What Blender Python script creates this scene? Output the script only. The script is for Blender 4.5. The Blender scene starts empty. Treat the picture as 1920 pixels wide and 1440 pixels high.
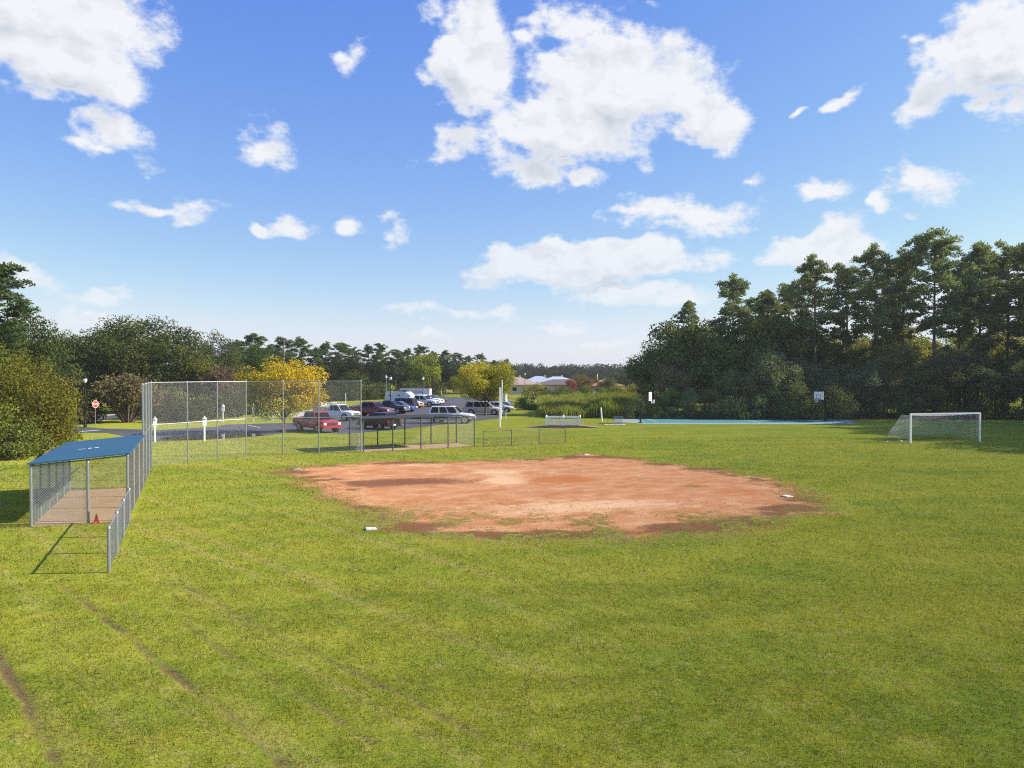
import bpy, bmesh, math, random
import numpy as np
from mathutils import Vector, Matrix

# ------------------------------------------------------------------ camera, sky, sun, exposure
SC = bpy.context.scene
COL = SC.collection
F, YH, H = 1465.0, 700.0, 5.41            # survey: focal length in photo pixels, horizon row, camera height
R = math.radians

def at(px, py):
    """ground point (metres) seen at a photo pixel"""
    d = F * H / (py - YH)
    return ((px - 960.0) * d / F, d)
def hgt(d, ytop):
    """height of a point at distance d seen at photo row ytop"""
    return H - (ytop - YH) / F * d

cam = bpy.data.cameras.new('camera')
cam.sensor_width = 36.0
cam.lens = 36.0 * F / 1920.0
cam.clip_start = 0.1
cam.clip_end = 9000.0
camo = bpy.data.objects.new('camera', cam)
camo.location = (0, 0, H)
camo.rotation_euler = (R(90) - math.atan((720 - YH) / F), 0, 0)
COL.objects.link(camo)
SC.camera = camo

SUN_EL = R(31.0)
SUN_DIR = Vector((1.96, 0.14, 0)).normalized() * math.cos(SUN_EL) + Vector((0, 0, math.sin(SUN_EL)))
SUN_AZ = math.atan2(SUN_DIR.x, SUN_DIR.y)

class NT:
    """tiny helper for node trees"""
    def __init__(s, tree):
        s.t = tree
    def n(s, typ, ins=None, **kw):
        nd = s.t.nodes.new(typ)
        for k, v in kw.items():
            setattr(nd, k, v)
        for k, v in (ins or {}).items():
            s.put(nd.inputs[k], v)
        return nd
    def put(s, sock, v):
        if isinstance(v, bpy.types.NodeSocket):
            s.t.links.new(v, sock)
        elif isinstance(v, bpy.types.Node):
            s.t.links.new(v.outputs[0], sock)
        else:
            if isinstance(v, (tuple, list)) and sock.type == 'RGBA' and len(v) == 3:
                v = (*v, 1)
            sock.default_value = v
    def m(s, op, a, b=0.0, c=0.0, clamp=False):
        nd = s.n('ShaderNodeMath', operation=op, use_clamp=clamp)
        s.put(nd.inputs[0], a); s.put(nd.inputs[1], b)
        if op in ('MULTIPLY_ADD', 'SMOOTH_MAX', 'SMOOTH_MIN', 'COMPARE'):
            s.put(nd.inputs[2], c)
        return nd.outputs[0]
    def vm(s, op, a, b=None, scale=None):
        nd = s.n('ShaderNodeVectorMath', operation=op)
        s.put(nd.inputs[0], a)
        if b is not None: s.put(nd.inputs[1], b)
        if scale is not None: s.put(nd.inputs[3], scale)
        return nd.outputs['Value'] if op in ('LENGTH', 'DOT_PRODUCT', 'DISTANCE') else nd.outputs[0]
    def mix(s, f, a, b, mode='MIX'):
        nd = s.n('ShaderNodeMix', data_type='RGBA', blend_type=mode)
        s.put(nd.inputs[0], f); s.put(nd.inputs[6], a); s.put(nd.inputs[7], b)
        return nd.outputs[2]
    def noise(s, vec, scale, detail=3, rough=0.55, dist=0.0, dim='3D'):
        nd = s.n('ShaderNodeTexNoise', noise_dimensions=dim, ins={'Vector': vec, 'Scale': scale, 'Detail': detail, 'Roughness': rough, 'Distortion': dist})
        return nd.outputs[0]
    def step(s, x, lo, hi):
        nd = s.n('ShaderNodeMapRange', {'Value': x, 'From Min': lo, 'From Max': hi}, interpolation_type='SMOOTHSTEP')
        return nd.outputs[0]

def make_world():
    w = bpy.data.worlds.new('World'); SC.world = w; w.use_nodes = True
    T = NT(w.node_tree); w.node_tree.nodes.clear()
    sky = T.n('ShaderNodeTexSky', sky_type='NISHITA', sun_disc=False)
    sky.sun_elevation = SUN_EL; sky.sun_rotation = SUN_AZ
    sky.altitude = 0; sky.air_density = 1.0; sky.dust_density = 0.35; sky.ozone_density = 3.0
    d = T.n('ShaderNodeTexCoord').outputs['Generated']
    sp = T.n('ShaderNodeSeparateXYZ', {0: d})
    az = T.m('ARCTAN2', sp.outputs[0], sp.outputs[1])
    el = T.m('ARCSINE', sp.outputs[2])
    # cloud bodies: bearing, elevation, half width, half height (degrees-like radians), tilt
    def ae(px, py):
        v = Vector(((px - 960) / F, 1, (YH - py) / F)).normalized()
        return math.atan2(v.x, v.y), math.asin(v.z)
    C = [(60,20,240,90,0),(170,125,110,75,-12),(70,110,110,60,-12),(275,75,40,30,0),
         (225,258,80,42,-25),(150,255,35,20,0),(503,268,58,52,-30),(663,118,26,52,-30),
         (885,110,95,125,10),(1160,170,200,110,0),(1060,240,160,75,0),(860,262,85,34,15),(1335,225,85,60,-25),
         (1070,45,95,48,0),(1010,60,40,60,0),(1290,130,70,40,-10),(1190,20,50,20,0),(1060,300,60,30,0),
         (1000,320,105,38,-5),(1090,335,50,24,0),(1200,310,28,20,0),
         (300,388,120,20,-6),(225,380,34,15,0),(560,428,52,27,0),(500,436,26,10,0),(728,437,40,27,15),(655,437,26,17,0),
         (1210,392,105,34,0),(1335,412,110,38,0),(1250,428,70,16,0),
         (1060,494,215,52,2),(1170,482,160,42,0),(940,508,95,42,0),(1340,482,46,26,0),
         (1200,556,175,36,0),(860,590,150,19,0),(1030,606,95,15,0),(800,632,60,14,0),
         (1865,90,125,78,0),(1890,180,75,58,0),(1800,110,60,36,0),(1725,190,62,46,25),(1760,165,30,22,0),
         (1552,355,52,36,-10),(1720,348,68,40,-15),(1400,347,32,21,10),(1540,468,115,42,5),(1575,435,60,30,0),
         (1650,384,22,14,0),(1720,75,24,17,0),(1585,188,34,14,30),(1510,212,22,8,20),(1300,268,30,14,0),
         (40,520,66,36,-20),(190,550,56,18,-6),(112,580,34,18,0),(150,602,110,14,0),(1110,645,110,9,0)]
    def bodies(name, items, generic):
        g = bpy.data.node_groups.new(name, 'ShaderNodeTree')
        g.interface.new_socket('Vector', in_out='INPUT', socket_type='NodeSocketVector')
        g.interface.new_socket('Value', in_out='OUTPUT', socket_type='NodeSocketFloat')
        G = NT(g); gi = G.n('NodeGroupInput'); go = G.n('NodeGroupOutput')
        sg = G.n('ShaderNodeSeparateXYZ', {0: gi.outputs[0]})
        cur = None
        for (px, py, rx, ry, rot) in items:
            a, e = ae(px, py)
            # the running value rides along in z (weight 0) so that the bodies are evaluated one after another
            vin = G.n('ShaderNodeCombineXYZ', {0: sg.outputs[0], 1: sg.outputs[1], 2: 0.0 if cur is None else cur}).outputs[0]
            kx, ky = F / (rx * 0.95), F / (ry * 0.95)
            if abs(rot) < 8:
                nd = G.n('ShaderNodeVectorMath', operation='MULTIPLY_ADD')
                G.put(nd.inputs[0], vin); nd.inputs[1].default_value = (kx, ky, 0); nd.inputs[2].default_value = (-a * kx, -e * ky, 0)
                q = G.vm('LENGTH', nd.outputs[0])
            else:
                c, s_ = math.cos(R(rot)), math.sin(R(rot))
                d1 = G.m('SUBTRACT', G.vm('DOT_PRODUCT', vin, (c * kx, s_ * kx, 0)), (a * c + e * s_) * kx)
                d2 = G.m('SUBTRACT', G.vm('DOT_PRODUCT', vin, (-s_ * ky, c * ky, 0)), (-a * s_ + e * c) * ky)
                q = G.vm('LENGTH', G.n('ShaderNodeCombineXYZ', {0: d1, 1: d2, 2: 0.0}).outputs[0])
            k_ = 1.0 if rx * ry > 4600 else (0.5 if rx * ry > 1500 else 0.4)      # small clouds stay thin and ragged
            f = G.m('MULTIPLY_ADD', q, -k_, k_ - (0.0 if k_ == 1.0 else 0.03))
            cur = f if cur is None else G.m('SMOOTH_MAX', cur, f, 0.18)
        if generic:
            # beyond the surveyed part of the sky the same kind of broken cumulus goes on
            out = G.m('MAXIMUM', G.step(G.m('ABSOLUTE', sg.outputs[0]), 0.62, 0.8), G.step(sg.outputs[1], 0.5, 0.62))
            gen = G.m('MULTIPLY_ADD', G.noise(gi.outputs[0], 3.2, 1, 0.5, dim='2D'), 3.2, -1.95)
            gen = G.m('SUBTRACT', G.m('MULTIPLY', G.m('ADD', gen, 3.0), out), 3.0)
            cur = G.m('MAXIMUM', cur, gen)
        G.put(go.inputs[0], cur)
        return g
    g_all = bodies('cloud_bodies', C, True)
    g_big = bodies('cloud_masses', [c for c in C if c[2] * c[3] > 4600], False)
    co = T.n('ShaderNodeCombineXYZ', {0: az, 1: el, 2: 0.0}).outputs[0]
    squ = T.vm('MULTIPLY', co, (1.0, 1.55, 1.0))
    # warp the coordinates so that outlines are ragged
    w1 = T.n('ShaderNodeTexNoise', {'Vector': squ, 'Scale': 10.0, 'Detail': 3.0, 'Roughness': 0.6}, noise_dimensions='2D')
    wv = T.vm('SCALE', T.vm('SUBTRACT', w1.outputs['Color'], (0.5, 0.5, 0.5)), scale=0.058)
    cw = T.vm('ADD', co, wv)
    def grp(g, v):
        nd = T.n('ShaderNodeGroup'); nd.node_tree = g; T.put(nd.inputs[0], v)
        return nd.outputs[0]
    body = grp(g_all, cw)
    n1 = T.noise(squ, 20.0, 8, 0.62, dim='2D')
    n2 = T.noise(T.vm('ADD', squ, (0.012, 0.030, 0)), 20.0, 4, 0.6, dim='2D')
    f0 = T.m('ADD', T.m('MULTIPLY', T.m('MINIMUM', body, 0.5), 2.1), T.m('MULTIPLY', T.m('SUBTRACT', n1, 0.52), 2.3))
    dens = T.step(f0, -0.10, 0.70)
    thick = T.step(f0, 0.1, 1.0)
    # billows: facing the sun or turned away from it; and the flat shaded underside of the large masses
    lit = T.m('ADD', T.m('MULTIPLY', T.m('SUBTRACT', n1, n2), 3.0), 0.84, clamp=True)
    m0 = grp(g_big, cw); m1 = grp(g_big, T.vm('ADD', cw, (0.012, 0.030, 0)))
    under = T.m('MULTIPLY', T.step(T.m('SUBTRACT', m1, m0), 0.0, 0.6), T.step(m0, -0.5, -0.05))
    shade = T.m('MULTIPLY', thick, T.m('ADD', T.m('MULTIPLY', T.m('SUBTRACT', 1.0, lit), 0.42), T.m('MULTIPLY', under, 0.62), clamp=True))
    ccol = T.mix(shade, CLOUD_LIT, CLOUD_DARK)
    # clouds low over the horizon fade into the bright air there
    air = T.step(el, 0.0, 0.22)
    # the photograph's deep blue: one tone curve per channel over the whole sky
    sc_ = T.n('ShaderNodeSeparateColor', {0: T.vm('SCALE', sky.outputs[0], scale=0.1)})
    ch = [T.m('SMOOTH_MIN', T.m('MULTIPLY', T.m('POWER', sc_.outputs[i], SKY_POW[i]), SKY_GAIN[i] * 10), (4.7, 5.1, 5.6)[i], 0.8) for i in range(3)]
    blue = T.n('ShaderNodeCombineColor', {0: ch[0], 1: ch[1], 2: ch[2]}).outputs[0]
    alpha = T.m('MULTIPLY', dens, T.m('MULTIPLY_ADD', air, 0.38, 0.6))
    colr = T.mix(alpha, blue, ccol)
    bg = T.n('ShaderNodeBackground', {'Color': colr, 'Strength': SKY_STRENGTH})
    T.n('ShaderNodeOutputWorld', {'Surface': bg.outputs[0]})
    w.cycles.sampling_method = 'NONE'

SKY_STRENGTH = 0.10
SKY_POW = (1.15, 0.94, 0.30)
SKY_GAIN = (1.13, 0.875, 0.665)
CLOUD_LIT = (5.4, 5.5, 5.7)
CLOUD_DARK = (3.0, 3.25, 3.7)
make_world()

sun = bpy.data.lights.new('sun', 'SUN')
sun.energy = 5.0; sun.angle = R(0.53); sun.color = (1.0, 0.93, 0.80)
suno = bpy.data.objects.new('sun', sun)
suno.rotation_euler = (-SUN_DIR).to_track_quat('-Z', 'Y').to_euler()
suno.location = (60, 10, 60)
COL.objects.link(suno)

SC.view_settings.view_transform = 'Standard'
SC.view_settings.look = 'None'
SC.view_settings.gamma = 1.0
SC.view_settings.exposure = 0.75
SC.view_settings.use_curve_mapping = False
SC.render.engine = 'CYCLES'
SC.cycles.max_bounces = 6
SC.cycles.diffuse_bounces = 3
SC.cycles.glossy_bounces = 3
SC.cycles.transmission_bounces = 3
SC.cycles.transparent_max_bounces = 6
SC.cycles.use_denoising = False
SC.cycles.filter_width = 1.1
SC.cycles.sample_clamp_indirect = 3.0

# ------------------------------------------------------------------ materials
MATS = {}
def new_mat(name):
    m = bpy.data.materials.new(name); m.use_nodes = True
    m.node_tree.nodes.clear()
    MATS[name] = m
    return m, NT(m.node_tree)

def paint(name, col, rough=0.5, metal=0.0, var=0.12, scale=6.0, bump=0.0, spec=0.5, coat=0.0, dirt=None):
    """procedural surface: base colour with mottling, a little wear and relief"""
    m, T = new_mat(name)
    P = T.n('ShaderNodeTexCoord').outputs['Object']
    n = T.noise(P, scale, 4, 0.6)
    lo = tuple(c * (1 - var) for c in col); hi = tuple(min(1, c * (1 + var)) for c in col)
    c = T.mix(n, lo, hi)
    if dirt:
        c = T.mix(T.m('MULTIPLY', T.step(T.noise(P, scale * 0.37, 5, 0.65), 0.5, 0.72), dirt[1]), c, dirt[0])
    b = T.n('ShaderNodeBsdfPrincipled', {'Base Color': c, 'Roughness': T.m('MULTIPLY_ADD', n, 0.12, rough - 0.06), 'Metallic': metal})
    b.inputs['Specular IOR Level'].default_value = spec
    if coat: b.inputs['Coat Weight'].default_value = coat
    if bump:
        bp = T.n('ShaderNodeBump', {'Strength': bump, 'Distance': 0.01, 'Height': T.noise(P, scale * 5, 4, 0.6)})
        T.put(b.inputs['Normal'], bp.outputs[0])
    T.n('ShaderNodeOutputMaterial', {'Surface': b.outputs[0]})
    return m

paint('galvanised', (0.33, 0.34, 0.35), 0.45, 0.6, 0.15, 9, dirt=((0.25, 0.24, 0.22), 0.5))
paint('galv_wire', (0.40, 0.41, 0.43), 0.55, 0.1, 0.1, 4)
paint('dark_post', (0.10, 0.10, 0.10), 0.5, 0.3, 0.2, 6)
paint('white_paint', (0.80, 0.80, 0.79), 0.45, 0, 0.05, 3, dirt=((0.55, 0.53, 0.48), 0.35))
paint('white_net', (0.72, 0.73, 0.75), 0.8, 0, 0.05, 3)
paint('blue_roof', (0.030, 0.110, 0.185), 0.75, 0, 0.12, 1.3, spec=0.25, dirt=((0.045, 0.125, 0.185), 0.6))
paint('blue_trim', (0.03, 0.12, 0.26), 0.5, 0, 0.1, 3)
paint('dark_roof', (0.02, 0.02, 0.022), 0.95, 0, 0.2, 3)
paint('orange_cone', (0.85, 0.15, 0.05), 0.5, 0, 0.08, 12)
paint('timber', (0.16, 0.10, 0.06), 0.8, 0, 0.35, 5, bump=0.3)
paint('deck_wood', (0.27, 0.19, 0.13), 0.8, 0, 0.3, 5, bump=0.3)
paint('pole_wood', (0.22, 0.17, 0.13), 0.85, 0, 0.25, 4, bump=0.3)
paint('concrete', (0.46, 0.43, 0.39), 0.85, 0, 0.15, 2, bump=0.2)
paint('black_metal', (0.012, 0.013, 0.014), 0.4, 0.2, 0.2, 6)
paint('lamp_glass', (0.75, 0.76, 0.78), 0.25, 0, 0.03, 4)
paint('backboard', (0.80, 0.82, 0.84), 0.3, 0, 0.04, 4)
paint('board_mark', (0.08, 0.10, 0.13), 0.5, 0, 0.1, 4)
paint('rim_orange', (0.6, 0.12, 0.03), 0.5, 0, 0.1, 8)
paint('sign_red', (0.55, 0.05, 0.03), 0.45, 0, 0.08, 8)
paint('base_white', (0.62, 0.59, 0.55), 0.7, 0, 0.1, 12, dirt=((0.5, 0.3, 0.2), 0.6))
paint('rack_blue', (0.03, 0.16, 0.30), 0.5, 0, 0.1, 6)
paint('rubber', (0.018, 0.018, 0.018), 0.8, 0, 0.2, 9)
paint('arch_black', (0.008, 0.008, 0.008), 0.9, 0, 0.1, 9)
paint('trim_black', (0.02, 0.02, 0.022), 0.55, 0, 0.2, 9)
paint('rim_alloy', (0.52, 0.53, 0.55), 0.3, 0.7, 0.1, 9)
paint('chrome', (0.68, 0.69, 0.71), 0.18, 0.9, 0.05, 9)
paint('car_glass', (0.010, 0.013, 0.017), 0.08, 0, 0.2, 2, spec=0.22)
paint('headlamp', (0.72, 0.74, 0.76), 0.12, 0.2, 0.05, 9)
paint('tail_lamp', (0.40, 0.015, 0.015), 0.2, 0, 0.1, 9)
paint('plate', (0.72, 0.73, 0.74), 0.45, 0, 0.05, 9)
paint('navy', (0.02, 0.035, 0.11), 0.4, 0, 0.1, 5)
for nm, c in (('car_red', (0.40, 0.020, 0.026)), ('car_white', (0.74, 0.75, 0.77)), ('car_maroon', (0.20, 0.018, 0.030)),
              ('car_black', (0.012, 0.013, 0.016)), ('car_blue', (0.018, 0.045, 0.20)), ('car_navy', (0.018, 0.022, 0.045)),
              ('car_silver', (0.50, 0.49, 0.47)), ('car_grey', (0.16, 0.19, 0.24)), ('car_orange', (0.62, 0.20, 0.06))):
    paint(nm, c, 0.28, 0.0, 0.06, 2.2, spec=0.5, coat=0.6)
paint('bark', (0.11, 0.085, 0.065), 0.95, 0, 0.35, 5, bump=0.6)
paint('pine_bark', (0.13, 0.095, 0.075), 0.95, 0, 0.4, 4, bump=0.6)
paint('pale_bark', (0.20, 0.15, 0.115), 0.9, 0, 0.3, 5, bump=0.4)
paint('house_wall', (0.50, 0.43, 0.35), 0.85, 0, 0.08, 1)
paint('roof_tan', (0.36, 0.27, 0.22), 0.8, 0, 0.15, 2)
paint('roof_brown', (0.14, 0.11, 0.105), 0.85, 0, 0.15, 2)
paint('roof_metal', (0.50, 0.55, 0.60), 0.4, 0.2, 0.08, 1)
paint('roof_red', (0.36, 0.17, 0.12), 0.8, 0, 0.15, 2)
paint('soil_dark', (0.055, 0.032, 0.022), 0.95, 0, 0.4, 18, bump=0.5)
paint('mulch', (0.20, 0.085, 0.05), 0.95, 0, 0.3, 5, bump=0.4)

def leaf_mat(name, hi=(1.25, 1.2, 0.9), lo=(0.62, 0.68, 0.8), trans=0.28, second=None):
    """foliage: object colour, varied leaf by leaf; 'second' = a second leaf colour mixed in by the 'turn' attribute"""
    m, T = new_mat(name)
    oi = T.n('ShaderNodeObjectInfo')
    tone = T.n('ShaderNodeAttribute', attribute_name='tone').outputs['Fac']
    base = oi.outputs['Color']
    if second:
        turn = T.n('ShaderNodeAttribute', attribute_name='turn').outputs['Fac']
        base = T.mix(turn, base, second)
    c = T.mix(1.0, base, T.mix(tone, lo, hi), 'MULTIPLY')
    hs = T.n('ShaderNodeHueSaturation', {'Hue': 0.5 if second else T.m('MULTIPLY_ADD', oi.outputs['Random'], 0.03, 0.485), 'Saturation': 1.0,
                                        'Value': 1.0 if second else T.m('MULTIPLY_ADD', oi.outputs['Random'], 0.3, 0.85), 'Color': c})
    d = T.n('ShaderNodeBsdfDiffuse', {'Color': hs.outputs[0]})
    t = T.n('ShaderNodeBsdfTranslucent', {'Color': T.mix(1.0, hs.outputs[0], (1.1, 1.15, 0.6), 'MULTIPLY')})
    mx = T.n('ShaderNodeMixShader', {0: trans, 1: d.outputs[0], 2: t.outputs[0]})
    T.n('ShaderNodeOutputMaterial', {'Surface': mx.outputs[0]})
    return m
leaf_mat('leaves')
leaf_mat('needles', (1.3, 1.25, 0.95), (0.6, 0.66, 0.75), 0.34)
leaf_mat('autumn_leaves', (1.2, 1.15, 0.9), (0.7, 0.7, 0.7), 0.32, second=(0.19, 0.23, 0.030))

# grass colour as a function of the place on the ground, shared by the lawn sheet and the blades
def grass_group():
    g = bpy.data.node_groups.new('grass_colour', 'ShaderNodeTree')
    g.interface.new_socket('Color', in_out='OUTPUT', socket_type='NodeSocketColor')
    T = NT(g); go = T.n('NodeGroupOutput')
    P = T.n('ShaderNodeNewGeometry').outputs['Position']
    P = T.vm('MULTIPLY', P, (1, 1, 0))
    sx = T.n('ShaderNodeSeparateXYZ', {0: P}).outputs[0]
    n1 = T.noise(P, 0.13, 4, 0.6, 0.5)
    n2 = T.noise(P, 0.55, 4, 0.6)
    n7 = T.noise(P, 1.7, 5, 0.68)
    n3 = T.noise(P, 5.0, 4, 0.68)
    n5 = T.noise(P, 16.0, 3, 0.72)
    # wheel and mower passes on the left run out of the dugout side
    mp = T.n('ShaderNodeMapping', {'Vector': P, 'Rotation': (0, 0, R(-47)), 'Scale': (18, 0.75, 1)}, vector_type='TEXTURE')
    n4 = T.noise(mp.outputs[0], 1.0, 4, 0.6, 0.35)
    left = T.m('SUBTRACT', 1.0, T.step(sx, -3.0, 5.0))
    mp2 = T.n('ShaderNodeMapping', {'Vector': P, 'Rotation': (0, 0, R(14)), 'Scale': (18, 2.6, 1)}, vector_type='TEXTURE')
    n6 = T.noise(mp2.outputs[0], 1.0, 2, 0.5)
    c = T.mix(T.step(n1, 0.36, 0.64), GRASS_A, GRASS_B)
    c = T.mix(T.m('MULTIPLY', T.step(n2, 0.42, 0.68), 0.6), c, GRASS_C)
    c = T.mix(T.m('MULTIPLY', T.step(n6, 0.45, 0.62), 0.40), c, GRASS_C)
    c = T.mix(T.m('MULTIPLY', T.m('MULTIPLY', T.step(n4, 0.50, 0.70), left), 0.42), c, GRASS_DRY)
    c = T.mix(T.m('MULTIPLY', T.m('MULTIPLY', T.step(T.m('SUBTRACT', 1.0, n4), 0.54, 0.72), left), 0.6), c, GRASS_A)
    c = T.mix(T.m('MULTIPLY', T.step(n7, 0.52, 0.74), 0.4), c, GRASS_DRY)
    c = T.mix(T.m('MULTIPLY', T.step(T.m('SUBTRACT', 1.0, n7), 0.54, 0.72), 0.5), c, GRASS_A)
    c = T.mix(T.m('MULTIPLY', T.step(n3, 0.52, 0.72), 0.6), c, GRASS_DRY)
    c = T.mix(T.m('MULTIPLY', T.step(T.m('SUBTRACT', 1.0, n3), 0.55, 0.75), 0.45), c, GRASS_DARK)
    c = T.mix(T.m('MULTIPLY', T.step(n5, 0.52, 0.74), 0.55), c, GRASS_DARK)
    T.put(go.inputs[0], c)
    return g
GRASS_A = (0.168, 0.217, 0.025)
GRASS_B = (0.228, 0.252, 0.028)
GRASS_C = (0.295, 0.294, 0.035)
GRASS_DRY = (0.370, 0.305, 0.110)
GRASS_DARK = (0.080, 0.095, 0.014)
GG = grass_group()
def gnode(T):
    nd = T.n('ShaderNodeGroup'); nd.node_tree = GG
    return nd.outputs[0]

def lawn_mat():
    m, T = new_mat('lawn')
    P = T.n('ShaderNodeNewGeometry').outputs['Position']
    c = T.mix(1.0, gnode(T), (1.18, 1.18, 1.18), 'MULTIPLY')        # sheet lightened to stand in for sunlit blades on the far lawn
    soil = T.n('ShaderNodeAttribute', attribute_name='soil').outputs['Fac']
    n = T.noise(P, 9.0, 5, 0.7)
    sm = T.step(T.m('ADD', soil, T.m('MULTIPLY', T.m('SUBTRACT', n, 0.5), 1.7)), 0.30, 0.95)
    c = T.mix(sm, c, T.mix(T.noise(P, 30, 3, 0.6), (0.07, 0.042, 0.028), (0.21, 0.125, 0.075)))
    c = T.mix(T.m('MULTIPLY', T.step(soil, 0.02, 0.35), 0.45), c, (0.20, 0.16, 0.06))
    hgtn = T.m('ADD', T.m('MULTIPLY', T.noise(P, 22.0, 5, 0.75), 0.7), T.m('MULTIPLY', T.noise(P, 5.0, 4, 0.6), 0.9))
    bp = T.n('ShaderNodeBump', {'Strength': 0.9, 'Distance': 0.06, 'Height': hgtn})
    b = T.n('ShaderNodeBsdfDiffuse', {'Color': c, 'Roughness': 0.8, 'Normal': bp.outputs[0]})
    T.n('ShaderNodeOutputMaterial', {'Surface': b.outputs[0]})
lawn_mat()
def blade_mat():
    m, T = new_mat('grass_blade')
    tone = T.n('ShaderNodeAttribute', attribute_name='tone').outputs['Fac']
    c = T.mix(1.0, gnode(T), T.mix(tone, (0.30, 0.34, 0.34), (1.70, 1.55, 1.5)), 'MULTIPLY')
    d = T.n('ShaderNodeBsdfDiffuse', {'Color': c})
    t = T.n('ShaderNodeBsdfTranslucent', {'Color': c})
    mx = T.n('ShaderNodeMixShader', {0: 0.35, 1: d.outputs[0], 2: t.outputs[0]})
    T.n('ShaderNodeOutputMaterial', {'Surface': mx.outputs[0]})
blade_mat()
def infield_mat():
    m, T = new_mat('infield_clay')
    P = T.n('ShaderNodeNewGeometry').outputs['Position']
    A = lambda n: T.n('ShaderNodeAttribute', attribute_name=n).outputs['Fac']
    n1 = T.noise(P, 0.5, 5, 0.65, 0.6); n2 = T.noise(P, 3.2, 6, 0.72); n3 = T.noise(P, 14, 4, 0.72)
    st = T.n('ShaderNodeMapping', {'Vector': P, 'Rotation': (0, 0, R(24)), 'Scale': (1.5, 0.9, 1)}, vector_type='TEXTURE')
    n4 = T.noise(st.outputs[0], 1.2, 5, 0.65)
    clay = T.mix(T.step(n1, 0.35, 0.65), (0.49, 0.205, 0.085), (0.57, 0.285, 0.140))
    clay = T.mix(T.m('MULTIPLY', T.step(n4, 0.45, 0.7), 0.6), clay, (0.72, 0.430, 0.225))
    clay = T.mix(T.m('MULTIPLY', T.step(n2, 0.55, 0.78), 0.4), clay, (0.38, 0.145, 0.060))
    pale = T.step(T.m('ADD', A('pale'), T.m('MULTIPLY', T.m('SUBTRACT', n4, 0.5), 1.0)), 0.25, 0.8)
    clay = T.mix(T.m('MULTIPLY', pale, 0.8), clay, (0.78, 0.500, 0.280))
    red = T.step(T.m('ADD', A('red'), T.m('MULTIPLY', T.m('SUBTRACT', n2, 0.5), 0.6)), 0.25, 0.8)
    clay = T.mix(T.m('MULTIPLY', red, 0.8), clay, (0.48, 0.165, 0.062))
    damp = T.step(T.m('ADD', A('damp'), T.m('MULTIPLY', T.m('SUBTRACT', n2, 0.5), 1.1)), 0.22, 0.75)
    clay = T.mix(T.m('MULTIPLY', damp, 0.85), clay, T.mix(n3, (0.13, 0.058, 0.036), (0.23, 0.098, 0.060)))
    straw = T.step(T.m('ADD', T.m('MULTIPLY', T.m('SUBTRACT', n4, 0.5), 0.8), T.m('MULTIPLY', T.m('SUBTRACT', n3, 0.5), 0.7)), 0.10, 0.3)
    clay = T.mix(T.m('MULTIPLY', straw, T.m('MULTIPLY', A('straw'), 0.8)), clay, (0.36, 0.30, 0.11))
    k = T.m('ADD', A('dirt'), T.m('ADD', T.m('MULTIPLY', T.m('SUBTRACT', n2, 0.5), 2.0), T.m('MULTIPLY', T.m('SUBTRACT', n3, 0.5), 1.2)))
    gr0 = T.mix(1.0, gnode(T), (1.18, 1.18, 1.18), 'MULTIPLY')
    gr = T.mix(T.m('MULTIPLY', A('worn'), T.step(T.m('ADD', T.m('MULTIPLY', n2, 0.6), T.m('MULTIPLY', n3, 0.5)), 0.42, 0.68)), gr0, T.mix(n3, (0.17, 0.105, 0.05), (0.36, 0.27, 0.13)))
    c = T.mix(T.step(k, 0.26, 0.70), gr, clay)
    bp = T.n('ShaderNodeBump', {'Strength': 0.9, 'Distance': 0.06, 'Height': T.m('MULTIPLY', T.m('ADD', n2, n3), T.m('SUBTRACT', 0.9, T.m('MULTIPLY', T.step(k, 0.3, 0.62), 0.6)))})
    b = T.n('ShaderNodeBsdfDiffuse', {'Color': c, 'Roughness': 0.7, 'Normal': bp.outputs[0]})
    T.n('ShaderNodeOutputMaterial', {'Surface': b.outputs[0]})
infield_mat()
def ground_mat(name, c1, c2, c3, s1, rough=0.9, bump=0.3, spec=0.2):
    m, T = new_mat(name)
    P = T.n('ShaderNodeNewGeometry').outputs['Position']
    c = T.mix(T.step(T.noise(P, s1, 5, 0.6), 0.3, 0.7), c1, c2)
    c = T.mix(T.m('MULTIPLY', T.step(T.noise(P, s1 * 6, 4, 0.65), 0.52, 0.72), 0.6), c, c3)
    bp = T.n('ShaderNodeBump', {'Strength': bump, 'Distance': 0.01, 'Height': T.noise(P, 40, 3, 0.7)})
    b = T.n('ShaderNodeBsdfPrincipled', {'Base Color': c, 'Roughness': rough, 'Normal': bp.outputs[0]})
    b.inputs['Specular IOR Level'].default_value = spec
    T.n('ShaderNodeOutputMaterial', {'Surface': b.outputs[0]})
ground_mat('asphalt', (0.070, 0.072, 0.080), (0.105, 0.105, 0.112), (0.055, 0.056, 0.062), 0.25)
ground_mat('court_teal', (0.075, 0.215, 0.20), (0.10, 0.25, 0.23), (0.06, 0.17, 0.165), 0.4, 0.95, 0.3, 0.05)
ground_mat('court_apron', (0.26, 0.31, 0.30), (0.30, 0.35, 0.34), (0.22, 0.27, 0.26), 0.4, 0.8)
ground_mat('dugout_dirt', (0.40, 0.275, 0.155), (0.47, 0.33, 0.20), (0.25, 0.16, 0.09), 0.8)
ground_mat('path_concrete', (0.42, 0.40, 0.36), (0.50, 0.47, 0.42), (0.33, 0.31, 0.28), 0.5)
ground_mat('line_paint', (0.62, 0.62, 0.60), (0.70, 0.70, 0.68), (0.35, 0.35, 0.35), 1.5)
ground_mat('water', (0.010, 0.012, 0.014), (0.012, 0.014, 0.016), (0.010, 0.011, 0.012), 0.5, 0.04, 0.0, 0.6)
ground_mat('scrub_soil', (0.09, 0.075, 0.045), (0.12, 0.10, 0.06), (0.05, 0.045, 0.03), 0.5)

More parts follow.
